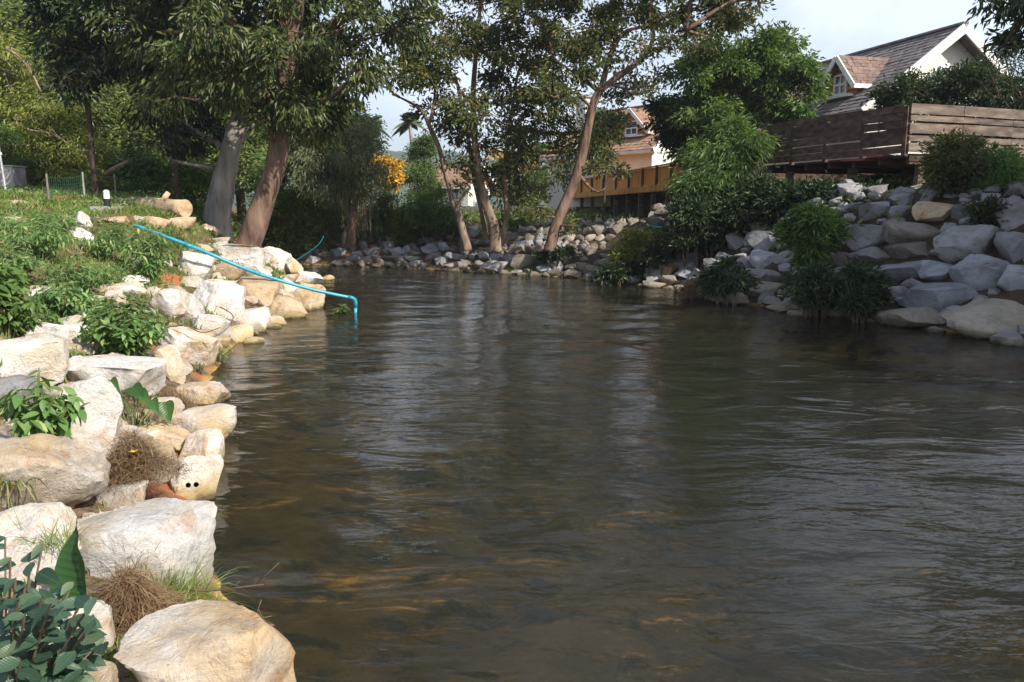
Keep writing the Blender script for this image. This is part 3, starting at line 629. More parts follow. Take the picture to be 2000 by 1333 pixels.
def house(name, label, A, u, hw, slope, length, gz0, roofm, dormers, wallm, chimney=None, cw=.34, ch=.26):
    A = Vector(A); u = Vector((*u, 0)).normalized(); v = Vector((u.y, -u.x, 0)); Z = Vector((0, 0, 1))
    org = Vector((A.x, A.y, gz0)); h = empty(name, org, label, 'house'); B = lambda mb, nm, mt, par=h: mb.build(nm, mt, par, tuple(org))
    def pt(a, s, z): return A+u*a+v*s+Z*z           # a along ridge, s sideways (negative = river side), z from apex
    ez = -hw*slope
    for sgn in (-1, 1):
        mb = MB(); prism(mb, pt(-.6, 0, 0), pt(length, 0, 0), pt(length, sgn*hw, ez), pt(-.6, sgn*hw, ez), .14); B(mb, 'roof', roofm)
    sh = shingles(pt(length, -hw, ez), pt(-.6, -hw, ez), pt(-.6, 0, 0), pt(length, 0, 0), cw, ch); tag(B(sh, 'shingles', roofm), kind='stuff')
    mb = MB(); mb.beam(pt(-.66, 0, .06), pt(length, 0, .06), .22, .08); B(mb, 'ridge_cap', roofm)
    for sgn in (-1, 1):
        mb = MB(); mb.beam(pt(-.64, sgn*.01, -.12), pt(-.64, sgn*(hw+.05), ez-.12), .07, .34, up=(0, 0, 1)); B(mb, 'bargeboard', 'paint_white')
        mb = MB(); mb.beam(pt(-.6, sgn*(hw+.02), ez-.12), pt(length, sgn*(hw+.02), ez-.12), .05, .2); B(mb, 'fascia', 'paint_white')
    # gable wall and side walls
    wh = A.z+ez-gz0; iw = hw-.55; iz = -iw*slope-.2
    mb = MB(); c = [pt(0, -iw, iz), pt(0, iw, iz), pt(0, 0.02, -.22), pt(0, -0.02, -.22)]; bck = [p+u*.2 for p in c]
    mb.add([tuple(p) for p in c+bck], [(0, 1, 2, 3), (4, 7, 6, 5), (0, 4, 5, 1), (1, 5, 6, 2), (3, 7, 4, 0), (2, 6, 7, 3)])
    zb = gz0-A.z; 
    for (s0, s1, a0, a1) in ((-iw, iw, 0, .2), (-iw, -iw+.2, .21, length-.3), (iw-.2, iw, .21, length-.3)):
        q = [pt(a0, s0, zb), pt(a0, s1, zb), pt(a1, s1, zb), pt(a1, s0, zb)]; t = [p+Z*(iz-zb-.003) for p in q]
        mb.add([tuple(p) for p in q+t], [(0, 1, 5, 4), (1, 2, 6, 5), (2, 3, 7, 6), (3, 0, 4, 7), (4, 5, 6, 7)])
    B(mb, 'wall', wallm)
    for s, wd in ((-hw*.38, .16), (hw*.38, .16)):
        mb = MB(); mb.beam(pt(-.05, s, -abs(s)*slope-.3), pt(-.05, s, iz), .1, wd, up=u); B(mb, 'gable_post', 'wood_log_wall')
    mb = MB(); mb.beam(pt(-.06, -hw*.6, -hw*.6*slope-.3), pt(-.06, hw*.6, -hw*.6*slope-.3), .12, .2); B(mb, 'gable_beam', 'wood_log_wall')
    def win(c, ax, w, hh, nrm, par):
        f = MB()
        for sx in (-1, 1): f.beam(c+ax*sx*w/2-Z*hh/2, c+ax*sx*w/2+Z*hh/2, .09, .07, up=nrm)
        for sz in (-1, 0, 1): f.beam(c-ax*(w/2+.04)+Z*sz*hh/2, c+ax*(w/2+.04)+Z*sz*hh/2, .08, .07)
        f.beam(c-Z*hh/2, c+Z*hh/2, .05, .05, up=nrm)
        fo = B(f, 'window_frame', 'paint_white', par); g = MB(); g.beam(c-ax*w/2-nrm*.03, c+ax*w/2-nrm*.03, .02, hh); B(g, 'pane', 'window_glass', par)
    win(pt(-.06, 0, -hw*.30*slope-.9), v, .9, .8, -u, h)
    for (a, s, top, half, dsl, rm) in dormers:
        # a along ridge, s sideways front position, top height above slope at front
        Zr = -abs(s)*slope+top; run = top/slope; d = empty_part = bpy.data.objects.new('dormer', None); COL.objects.link(d); d.parent = h
        DZ = -half*dsl; rz = Zr+DZ; sb = -(abs(rz)/slope) if rz < 0 else 0
        for sg in (-1, 1):
            e = [pt(a, s-.35, Zr), pt(a+sg*half, s-.35, rz), pt(a+sg*half, sb, rz), pt(a, s+run, Zr)]
            mb = MB(); prism(mb, e[0], e[1], e[2], e[3], .09); B(mb, 'roof', rm, d)
            sh = shingles(e[1], e[2], e[3], e[0], .24, .2, .022); tag(B(sh, 'shingles', rm, d), kind='stuff')
            mb = MB(); mb.beam(pt(a, s-.40, Zr-.08), pt(a+sg*(half+.03), s-.40, rz-.08), .06, .2); B(mb, 'bargeboard', 'paint_white', d)
            mb = MB(); mb.beam(pt(a+sg*(half+.03), s-.40, rz-.06), pt(a+sg*(half+.03), sb, rz-.06), .05, .16); B(mb, 'fascia', 'paint_white', d)
        ww = half-.22; zf = -abs(s)*slope
        # log front: courses of half-round logs
        hgt = Zr-.15-zf; nlog = max(4, int(hgt/.19))
        for k in range(nlog):
            zz = zf+(k+.5)*hgt/nlog; wd = min(ww, (Zr-.12-zz)/dsl-.05)
            if wd < .08: continue
            mb = MB(); mb.tube([pt(a-wd, s, zz), pt(a+wd, s, zz)], [hgt/nlog*.52]*2, 8); B(mb, 'log', 'wood_log_wall', d)
        mb = MB()
        for sg in (-1, 1):
            mb.add([tuple(pt(a+sg*ww, s, zf-.1)), tuple(pt(a+sg*ww, s, rz+.1)), tuple(pt(a+sg*ww, s+run, rz+.1)), tuple(pt(a+sg*ww, s+run, zf-.1))], [(0, 1, 2, 3)])
        B(mb, 'side_wall', 'wood_log_wall', d)
        win(pt(a, s-.12, zf+hgt*.34), u, half*.62, hgt*.5, -v, d)
        mb = MB(); mb.beam(pt(a-half*.7, s-.22, zf+.02), pt(a+half*.7, s-.22, zf+.02), .3, .1); B(mb, 'sill', 'paint_white', d)
    if chimney:
        a, s, top, wdt = chimney; mb = MB(); c = pt(a, s, -abs(s)*slope+top/2-.3); mb.box(c, wdt/2, wdt/2, top/2+.3, u, v, Z); cm = B(mb, 'chimney', 'paint_white')
        mb = MB(); mb.box(c+Z*(top/2+.36), wdt*.68, wdt*.68, .06, u, v, Z); B(mb, 'chimney_cap', 'concrete')
    return h
house('log_house', 'large log house with grey shingle roof, white gable trim and reddish dormers', (16.85, 32, 9.26), (-2.2, 8.3), 4.2, .76, 14, 3.4, 'shingle_grey',
      [(2.0, -3.2, 1.62, 1.15, 1.1, 'shingle_brown'), (6.6, -3.0, 1.3, 1.0, 1.12, 'shingle_brown')], 'paint_cream', (9.6, -2.4, 2.0, .9))
house('log_house', 'smaller cream house with red shingle roof and orange log dormer behind the orange deck', (11.7, 52, 9.25), (-.62, .78), 4.66, .70, 10, 2.6, 'shingle_red',
      [(2.4, -3.3, 1.75, 1.6, .95, 'shingle_red')], 'paint_cream', (8.6, -1.5, 1.9, 1.0), .4, .3)
house('cottage', 'distant cottage with reddish roof and cream wall behind the twin trunks', (-3.0, 74, 6.3), (-.9, .45), 2.6, .7, 6, 2.7, 'shingle_red', [], 'paint_cream', None, .6, .5)
# ---- brown wooden fence on the right-hand deck
def fence_run(par, org, a, b, z0, rows, nseg, mat, post_h=1.3, proud=.035, sag=0.0, postm='wood_brown'):
    a, b = Vector((*a, 0)), Vector((*b, 0)); d = (b-a).normalized(); n = Vector((d.y, -d.x, 0))
    if n.dot(Vector((0, 0, 0))-a) < 0: n = -n
    for k in range(nseg+1):
        p = a.lerp(b, k/nseg); mb = MB(); mb.box(p+Vector((0, 0, z0+post_h/2-.1))-n*.06, .06, .055, post_h/2, d, n); mb.build('post', postm, par, tuple(org))
    for (zc, hh) in rows:
        for k in range(nseg):
            j0, j1 = random.uniform(-.012, .012)+sag*random.uniform(-1, 1), random.uniform(-.012, .012)+sag*random.uniform(-1, 1)
            p0, p1 = a.lerp(b, (k+.003)/nseg)+Vector((0, 0, z0+zc+j0)), a.lerp(b, (k+.997)/nseg)+Vector((0, 0, z0+zc+j1))
            off = n*(proud+random.uniform(-.008, .008)); mb = MB(); mb.beam(p0+off, p1+off, .035, hh); mb.build('board', mat, par, tuple(org))
C0, CL, CR, CE = (10.63, 22.0), (8.42, 27.6), (14.24, 23.4), (19.0, 25.2)
org = Vector((11, 22, 4.0)); fz = 3.94
fe = empty('board_fence', org, 'weathered horizontal board fence with gaps, right section of the raised deck', 'fence')
rowsR = [(.12, .235), (.365, .15), (.63, .265), (.885, .15), (1.13, .265)]
fence_run(fe, org, C0, CR, fz, rowsR, 2, 'wood_weathered')
fence_run(fe, org, CR, CE, fz, rowsR, 2, 'wood_weathered')
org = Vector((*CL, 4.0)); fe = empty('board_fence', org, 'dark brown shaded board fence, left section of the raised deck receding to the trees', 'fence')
fence_run(fe, org, (10.57, 22.1), CL, fz-.02, [(.09, .205), (.31, .205), (.535, .22), (.76, .205), (.975, .195), (1.18, .185)], 4, 'wood_brown', sag=.012)  # darker wood than the sunlit section: this side's shade is in the colour
dk = empty('raised_deck', (12, 24, 2.8), 'raised wooden deck on posts at the right, its underside in shadow', 'deck'); og = (12, 24, 2.8)
mb = MB(); prism(mb, (C0[0]+.1, C0[1]+.12, 3.88), (CE[0], CE[1]+.1, 3.88), (CE[0]+3, 31, 3.88), (CL[0]+.12, CL[1]+.2, 3.88), .06); mb.build('platform', 'wood_brown', dk, og)
for k in range(7):
    t = k/6; p0 = Vector((C0[0]+.15, C0[1]+.2, 3.74)).lerp(Vector((CL[0]+.15, CL[1], 3.74)), t); mb = MB(); mb.beam(p0, p0+Vector((6, 2.2, 0)), .10, .22); mb.build('joist', 'wood_brown', dk, og)
mb = MB(); mb.beam((C0[0]+.12, C0[1]+.14, 3.80), (CE[0], CE[1]+.12, 3.80), .08, .2); mb.build('beam', 'wood_brown', dk, og)
for x, y in ((11.3, 22.5), (10.3, 24.6), (9.2, 26.9), (13.6, 23.6), (16.5, 24.7), (12.3, 25.4), (14.8, 26.4)):
    g = gz(x, y); mb = MB(); mb.box((x, y, (g+3.6)/2-.1), .11, .11, (3.66-g)/2+.1); mb.build('post', 'wood_weathered', dk, og)
mb = MB(); mb.beam((11.3, 22.45, 3.6), (12.9, 23.0, 2.6), .09, .09); mb.build('brace', 'wood_brown', dk, og)
mb = MB(); mb.beam(P(1655, 314, 24.0), P(1700, 312, 23.2), .5, .07); mb.build('painted_plank', 'red_paint', dk, og)
mb = MB(); mb.beam(P(1702, 307, 23.2), P(1735, 304, 22.8), .5, .07); mb.build('painted_plank', 'red_paint', dk, og)
# dark wattle retaining boards at the back of the deck's underside
for k in range(9):
    x0 = 9.6+k*1.2; mb = MB(); mb.beam((x0, 29.2+k*.1-.0, 2.4), (x0, 29.2+k*.1, 3.86), 1.17, .05, up=(0, 1, 0)); mb.build('back_board', 'wood_brown', dk, og)
# ---- orange balcony deck over the stone wall
D0, D1 = Vector((7.2, 33.6, 3.46)), Vector((3.15, 62, 3.36)); u = (D1-D0).normalized(); nn = Vector((u.y, -u.x, 0)); nn = -nn if nn.x > 0 else nn
og = tuple(D0); od = empty('orange_deck', D0, 'long orange boarded deck on grey posts above the stone wall', 'deck')
def ta(px):     # parameter on the deck line seen at this column
    k = (px-1000)/1556; return (k*D0.y-D0.x)/((D1.x-D0.x)-k*(D1.y-D0.y))
mb = MB(); prism(mb, D0, D1, D1-nn*4, D0-nn*4, .1); mb.build('platform', 'wood_orange', od, og)
mb = MB(); mb.beam(D0+nn*.06-Vector((0, 0, .08)), D1+nn*.06-Vector((0, 0, .08)), .07, .28); mb.build('fascia', 'wood_orange', od, og)
mb = MB(); mb.beam(D0+Vector((0, 0, .93))+nn*.02, D1+Vector((0, 0, .93))+nn*.02, .12, .06); mb.build('handrail', 'wood_orange', od, og)
mb = MB(); mb.beam(D0+Vector((0, 0, .10)), D1+Vector((0, 0, .10)), .06, .07); mb.build('lower_rail', 'wood_orange', od, og)
for px in (1336, 1306, 1278, 1251, 1225, 1200, 1176, 1154, 1134, 1116, 1100, 1085):
    p = D0.lerp(D1, min(ta(px), 1)); mb = MB(); mb.box(p+Vector((0, 0, .48))+nn*.02, .06, .06, .5, u, nn); mb.build('rail_post', 'wood_brown', od, og)
mb = MB(); ln = (D1-D0).length; k = 0.0
while k < ln-.15:
    mb.box(D0+u*(k+.075)+Vector((0, 0, .51))-nn*.03, .066, .012, .38, u, nn); k += .15
tag(mb.build('palings', 'wood_orange', od, og), kind='stuff')
for px in (1322, 1294, 1266, 1242, 1218, 1195, 1172, 1150, 1130):
    p = D0.lerp(D1, min(ta(px), 1))-nn*.15; g = gz(p.x, p.y); mb = MB(); mb.box((p.x, p.y, (g+3.38)/2-.1), .11, .11, (3.38-g)/2+.1); mb.build('post', 'wood_weathered', od, og)
mb = MB(); k = 0.0
while k < ln:
    p = D0+u*k-nn*1.8; mb.box((p.x, p.y, 2.55), .11, .02, .83, u, nn); k += .24
tag(mb.build('skirt_boards', 'wood_brown', od, og), kind='stuff')
# ------------------------------------------------------------------ lawn furniture, pipes
g = G(210, 411); bo = empty('bollard_light', g, 'small black garden light with white cylindrical lamp, standing left of the cut log', 'garden light')
s = pxm(g.y); mb = MB(); mb.tube([(0, 0, 0), (0, 0, 20*s), (0, 0, 21*s)], [6.2*s, 6.2*s, 6.6*s], 16); mb.build('post', 'black_metal', bo, smooth=False)
mb = MB(); mb.tube([(0, 0, 21.2*s), (0, 0, 33*s)], [5.6*s, 5.6*s], 16); mb.build('lamp_shade', 'paint_white', bo)
mb = MB(); mb.tube([(0, 0, 33.2*s), (0, 0, 36*s), (0, 0, 38*s)], [6.2*s, 5.2*s, 2.5*s], 16); mb.build('cap', 'paint_white', bo)
mb = MB(); mb.box((0, 0, .02), .3, .3, .07); mb.build('foot', 'concrete', bo)
# cut log: ragged cylinder lying on its side
A0, A1 = P(222, 400, 24.5), P(360, 408, 22.8); lg = empty('cut_log', (A0+A1)/2, 'thick pale cut tree trunk lying on the grass behind the garden light', 'log')
pts = [A0.lerp(A1, t) for t in np.linspace(0, 1, 14)]; mb = MB(); mb.tube([p-(A0+A1)/2 for p in pts], [.17+.09*min(1, i/5)+.012*math.sin(i*2.1) for i in range(14)], 18, .06); mb.build('trunk', 'log_wood', lg, smooth=True)
mb = MB(); dd = (A1-A0).normalized(); e = A1-(A0+A1)/2; mb.tube([e+dd*.005, e+dd*.03], [.25, .24], 18, .06); mb.build('cut_face', 'log_wood', lg)
mb = MB(); e2 = (A1-A0)/2*.35; mb.tube([e2, e2+Vector((.2, -.1, .3)), e2+Vector((.3, -.1, .42))], [.1, .09, .07], 8, .2); mb.build('branch_stub', 'log_wood', lg, smooth=True)
# concrete block and lamp pole at the left edge
g = P(12, 352, 29); s = pxm(29); cb = empty('concrete_block', (g.x, g.y, g.z-24*s), 'weathered grey concrete block at the left edge of the lawn', 'concrete block')
mb = MB(); mb.box((0, 0, 22*s), 27*s, 22*s, 26*s); o = mb.build('body', 'concrete', cb); bv = o.modifiers.new('bevel', 'BEVEL'); bv.width = .05; bv.segments = 2
mb = MB(); mb.box((0, 0, 49.5*s), 28*s, 23*s, 1.4*s); mb.build('coping', 'concrete', cb)
g = P(12, 372, 27.5); s = pxm(27.5); lp = empty('lamp_post', g, 'slim grey pole with small lamp head at the left edge beside the concrete block', 'lamp post')
mb = MB(); mb.tube([(0, 0, -.3), (-5*s, 0, 60*s), (-9*s, 0, 126*s)], [2.3*s]*3, 10); mb.build('pole', 'galvanised', lp)
mb = MB(); mb.tube([(-9*s, 0, 122*s), (-9*s, 0, 134*s)], [4.6*s, 4.4*s], 12); mb.tube([(-9*s, 0, 134*s), (-9*s, 0, 137*s)], [3*s, 1.5*s], 12); mb.build('lamp_head', 'galvanised', lp)
mb = MB(); mb.tube([(-5.2*s, 0, 66*s), (-5.4*s, 0, 71*s)], [3.6*s]*2, 10); mb.build('bracket', 'paint_white', lp)
# light mesh fence at the back of the lawn
p0, p1 = G(95, 392), P(330, 400, 31); fe = empty('wire_fence', tuple(p0), 'low green wire mesh fence with thin posts at the back of the lawn', 'fence'); og = tuple(p0)
p1 = Vector((p1.x, p1.y, gz(p1.x, p1.y)))
for k in range(5):
    p = p0.lerp(p1, k/4); z = gz(p.x, p.y); mb = MB(); mb.tube([(p.x, p.y, z-.2), (p.x, p.y, z+.75)], [.03]*2, 8); mb.build('post', 'bark_grey', fe, og)
mb = MB()
for k in range(70):
    p = p0.lerp(p1, k/69); z = gz(p.x, p.y); mb.tube([(p.x, p.y, z), (p.x, p.y, z+.68)], [.004]*2, 3, cap=False)
for j in range(7):
    q = [p0.lerp(p1, k/20) for k in range(21)]; mb.tube([(a.x, a.y, gz(a.x, a.y)+.05+j*.1) for a in q], [.004]*21, 3, cap=False)
tag(mb.build('wire_mesh', 'mesh_green', fe, og), kind='stuff')
# blue pipe with elbow and down-spout
a = P(262, 440, 17.2); b = P(400, 492, 17.4); c = P(520, 540, 17.9); e = P(690, 583, 18.7); f = P(688, 616, 18.7); f.z = -.25
bp = empty('blue_pipe', a, 'bright blue plastic pipe reaching over the rocks and down into the river', 'pipe'); r = .038
sp, _ = spline([(*p, r) for p in (a, P(330, 465, 17.3), b, P(460, 518, 17.6), c, P(610, 566, 18.3), e)], 6)
mb = MB(); mb.tube(sp, [r]*len(sp), 14); mb.build('pipe_run', 'pvc_blue', bp, tuple(a), True)
dr = (e-c).normalized(); mb = MB(); el = [e-dr*.14, e-dr*.03, e+dr*.035+Vector((0, 0, -.02)), e+dr*.05+Vector((0, 0, -.08)), e+dr*.05+Vector((0, 0, -.2))]
mb.tube(el, [r*1.25]*5, 14); mb.build('elbow', 'pvc_blue', bp, tuple(a), True)
top = e+dr*.05+Vector((0, 0, -.19)); mb = MB(); mb.tube([top, (top.x-.03, top.y, -.3)], [r, r], 14); mb.build('spout', 'pvc_blue', bp, tuple(a), True)
for q in (P(368, 480, 17.35), P(500, 533, 17.8)):
    d2 = Vector((.93, .1, -.33)).normalized(); mb = MB(); mb.tube([q-d2*.09, q+d2*.09], [r*1.28]*2, 14); mb.build('coupling', 'pvc_blue', bp, tuple(a), True)
pts = [P(632, 462, 31), P(622, 478, 31), P(600, 495, 31), P(578, 509, 31), P(566, 516, 31)]
mb = MB(); sp, _ = spline([(*p, .03) for p in pts], 6); mb.tube([Vector(q)-pts[0] for q in sp], [.015]*len(sp), 10)
tag(mb.build('water_hose', 'pvc_blue', smooth=True), 'thin blue hose hanging down the dark far bank', 'hose').location = pts[0]
pts = [G(1262, 452), G(1290, 457), G(1310, 452)]
mb = MB(); sp, _ = spline([(*(p+Vector((0, -.15, .18))), .04) for p in pts], 6); mb.tube([Vector(q)-pts[0] for q in sp], [.045]*len(sp), 10)
tag(mb.build('pipe_scrap', 'pvc_blue', smooth=True), 'short piece of blue pipe lying on the rocks under the orange deck', 'pipe').location = pts[0]
# ------------------------------------------------------------------ vegetation
def blob_leaves(blobs, n, sub_per_m2=2.2, sig=.33, droop=.5, mul=1.0):
    """blobs: (centre, radius). leaf positions in small clumps over each blob's volume, axis directions"""
    ws = np.array([r*r for _, r in blobs]); ws = ws/ws.sum(); PS, DS, CS = [], [], []
    for (c, r), wq in zip(blobs, ws):
        m = max(20, int(n*wq)); ns = max(5, int(sub_per_m2*4*r*r)); d = unit(rng.normal(size=(ns, 3))); rad = r*rng.uniform(.25, 1.12, ns)**.6*np.where(rng.random(ns) < .12, 1.25, 1)
        cs = np.array(c)+d*rad[:, None]*np.array([1, 1, .86]); idx = rng.integers(0, ns, m)
        off = rng.normal(size=(m, 3))*min(sig, .45*r+.03)*np.array([1, 1, .62]); pos = cs[idx]+off
        dr = unit(off+.4*d[idx])*.8+rng.normal(size=(m, 3))*.45; dr[:, 2] -= droop
        q = (pos-np.array(c))/r; ph = rng.uniform(0, 6.28, 4); nn_ = np.sin(q[:, 0]*3.4+q[:, 2]*2.1+ph[0])*np.sin(q[:, 1]*3.1-q[:, 2]*2.6+ph[1])+.6*np.sin(q[:, 2]*5.2+q[:, 0]*4.4+ph[2])*np.sin(q[:, 0]*5.5-q[:, 1]*3+ph[3])
        keep_ = nn_+rng.normal(size=m)*.12 > -.42; pos, dr = pos[keep_], dr[keep_]; PS.append(pos); DS.append(dr); CS.append(cs)
    return np.concatenate(PS), np.concatenate(DS), CS
def px_blobs(bl, Y, dy=0.0):
    out = []
    for b in bl:
        y = b[3] if len(b) > 3 else Y+random.uniform(-dy, dy); out.append((tuple(P(b[0], b[1], y)), b[2]*pxm(y)))
    return out
def tree(name, label, Y, trunks, blobs, n, leaf, size, bark, dy=1.5, sig=.33, droop=.5, cat='tree', group=None, extra=None, twigs=True, base=None, sub=2.2, limbs=True, jit=.12):
    """trunks: lists of (px, py, Y, diameter px); first is the trunk, others are limbs"""
    paths = []
    for t in trunks:
        pts = [(*P(a, b, c or Y), d*pxm(c or Y)*.41) for a, b, c, d in t]; paths.append(spline(pts, 6))
    b0 = Vector(paths[0][0][0]) if paths else base
    root = empty(name, b0, label, cat, group); og = tuple(b0)
    for i, (pp, rr) in enumerate(paths):
        mb = MB(); mb.tube([Vector(q) for q in pp], list(rr), 14 if i == 0 else 10, jit); mb.build('trunk' if i == 0 else 'limb', bark, root, og, True)
    BL = px_blobs(blobs, Y, dy)
    pos, dr, cs = blob_leaves(BL, n, sub, sig, droop)
    ll = size[0]*rng.uniform(.65, 1.2, len(pos)); me = leaves_mesh('crown', pos-np.array(og), dr, ll, ll*size[1], leaf)
    link('crown', me, root)
    if twigs and paths:
        allp = np.concatenate([q[0] for q in paths]); mb = MB()
        for (c, r), cc in zip(BL, cs):
            c = np.array(c); j = np.argmin(np.linalg.norm(allp-c, axis=1)+np.maximum(0, allp[:, 2]-c[2])*1.5); s0 = allp[j]
            if limbs:
                mid = (s0+c)/2+rng.normal(size=3)*.25+np.array([0, 0, -.15*np.linalg.norm(c-s0)*.4]); r0 = min(.11, .035+.02*np.linalg.norm(c-s0))
                pp, rr = spline([(*s0, r0), (*mid, r0*.7), (*c, r0*.35)], 4); mb.tube([Vector(q) for q in pp], list(rr), 6)
            for e in cc[rng.permutation(len(cc))[:14]]:
                m = (c+e)/2+rng.normal(size=3)*.1; mb.tube([Vector(c), Vector(m), Vector(e)], [.022, .014, .006], 4, cap=False)
        tag(mb.build('branches', bark, root, og, True), kind='stuff')
    return root
tree('leaning_tree', 'big tree with thick reddish brown trunk leaning right over the rocks, dark drooping foliage', 23.5,
     [[(476, 500, 0, 62), (490, 465, 0, 58), (517, 390, 0, 51), (537, 330, 0, 46), (546, 262, 0, 42), (556, 150, 0, 40), (570, 40, 0, 46), (584, -60, 0, 40), (600, -260, 0, 26)],
      [(556, 150, 0, 34), (600, 95, 0, 27), (650, 50, 0, 22), (700, 18, 22.5, 20), (760, -30, 22, 16), (820, -120, 22, 10)],
      [(544, 230, 0, 30), (500, 120, 0, 24), (440, 20, 0, 20), (380, -90, 0, 14)],
      [(575, 20, 0, 26), (540, -100, 0, 20), (500, -220, 0, 14)]],
     [(300, 60, 62), (385, 110, 75), (345, 190, 50), (430, 50, 85), (500, 170, 70), (560, 60, 85), (600, 190, 72), (640, 120, 80), (672, 172, 44), (720, 90, 60), (705, 140, 34), (590, 250, 34),
      (640, 235, 42), (520, 235, 32, 22.5), (570, 205, 40, 22), (450, 150, 50, 22), (770, 60, 45), (300, -80, 100), (450, -120, 130), (620, -110, 120), (740, -70, 90), (600, -270, 120), (760, -200, 80), (545, 130, 60, 21.5), (660, 60, 60, 21.5), (400, 60, 60, 21)],
     40000, 'leaf_mango', (.24, .34), 'bark_brown', 2.2, .26, .95, jit=.10, sub=1.5)
tree('grey_tree', 'tall tree with pale grey fluted trunk, standing behind the leaning one', 27,
     [[(424, 475, 0, 60), (432, 405, 0, 52), (440, 340, 0, 48), (456, 270, 0, 42), (472, 205, 0, 32), (485, 100, 0, 28), (500, -60, 0, 22)],
      [(448, 300, 0, 26), (475, 262, 0, 22), (500, 245, 0, 15), (540, 225, 0, 10)],
      [(402, 465, 0, 28), (415, 390, 0, 28), (430, 330, 0, 24), (445, 290, 0, 18)],
      [(472, 205, 0, 24), (440, 120, 0, 18), (390, 40, 0, 12)]],
     [(470, 60, 100), (395, 250, 52), (345, 240, 55), (300, 200, 50), (330, 130, 60), (540, 0, 100), (480, -130, 110), (300, -30, 100), (380, 20, 90), (270, 120, 45), (385, 185, 45), (600, -60, 90), (310, 290, 34)],
     27000, 'leaf_dark', (.25, .3), 'bark_grey', 1.6, .27, .7, sub=1.5)
tree('slender_tree', 'slender dark-trunked tree on the lawn left of the garden light', 26,
     [[(188, 402, 0, 15), (182, 330, 0, 13), (175, 250, 0, 12), (168, 170, 0, 11), (165, 90, 0, 9), (168, 0, 0, 7), (172, -70, 0, 4)]],
     [(110, 70, 50), (165, 110, 55), (220, 60, 50), (125, 150, 38), (205, 145, 40), (95, 120, 36), (165, 20, 60), (95, 15, 45), (235, 110, 36), (170, -60, 70), (240, -30, 50), (150, 170, 22)],
     12500, 'leaf_dark', (.27, .34), 'bark_dark', 1, .25, .5, sub=1.6)
tree('slim_tree', 'slim dark tree trunk left of the grey trunk, in the shade', 31,
     [[(345, 398, 0, 11), (343, 330, 0, 10), (338, 250, 0, 9), (336, 170, 0, 7), (340, 60, 0, 5)]],
     [(335, 150, 50), (360, 90, 55), (300, 120, 45), (340, 40, 60)], 9000, 'leaf_dark', (.28, .34), 'bark_dark', 1)
tree('weeping_tree', 'grey green weeping tree with fine drooping foliage and hanging roots on the far bank', 35,
     [[(684, 480, 0, 26), (688, 440, 0, 20), (690, 400, 0, 22), (688, 360, 0, 20), (684, 310, 0, 14), (680, 260, 0, 8)], [(688, 380, 0, 12), (660, 340, 0, 9), (630, 300, 0, 5)], [(690, 370, 0, 12), (712, 330, 0, 9), (730, 290, 0, 5)]],
     [(655, 290, 62), (640, 345, 50), (700, 320, 46), (690, 260, 46), (610, 300, 44), (725, 345, 26), (670, 360, 42), (600, 350, 34), (700, 370, 30), (585, 260, 40)],
     24000, 'leaf_weep', (.20, .24), 'bark_brown', 1, .3, 1.1, sub=2.0)
tree('twin_trunk_tree', 'crooked multi-stemmed tree with peeling pale bark at the middle of the far bank', 31.5,
     [[(968, 492, 0, 30), (966, 450, 0, 26), (952, 405, 0, 23), (938, 360, 0, 19), (930, 300, 0, 16), (924, 210, 0, 13), (930, 100, 0, 10), (940, 0, 0, 7)],
      [(912, 490, 31, 22), (905, 455, 31, 18), (895, 420, 31, 15), (884, 395, 31, 13), (872, 345, 31, 12), (858, 290, 31, 11), (838, 245, 31, 10), (822, 215, 31, 8), (790, 195, 31, 5), (765, 185, 31, 3)],
      [(893, 412, 31, 9), (900, 390, 31, 8), (910, 372, 31, 7), (905, 368, 31, 5), (880, 375, 31, 3)],
      [(950, 470, 32, 15), (938, 400, 32, 13), (925, 340, 32, 11), (912, 260, 32, 9), (890, 150, 32, 6)],
      [(978, 480, 32, 16), (990, 420, 32, 13), (985, 350, 32, 11), (992, 270, 32, 9), (1010, 150, 32, 6)],
      [(838, 245, 31, 7), (850, 180, 31, 6), (840, 90, 31, 4)]],
     [(830, 150, 48), (870, 70, 70), (900, 175, 52), (960, 90, 70), (940, 225, 42), (1000, 180, 56), (1040, 90, 66), (1050, 235, 46), (990, 290, 38), (1095, 300, 38), (805, 60, 60), (790, 140, 34), (940, 10, 80), (1020, 330, 30),
      (1110, 200, 40), (900, -70, 80), (1020, -70, 80), (830, -60, 50), (1075, 160, 50), (935, 280, 24), (1010, 250, 40), (985, 385, 22), (1030, 385, 24), (860, 225, 34), (895, 265, 32), (880, 320, 20), (930, 335, 24), (850, 160, 40), (905, 362, 18), (1015, 300, 26), (960, 345, 20), (1150, 290, 36), (1180, 240, 38)],
     40000, 'leaf_olive', (.22, .38), 'bark_light', 1.2, .28, .3, sub=1.3, jit=.16)
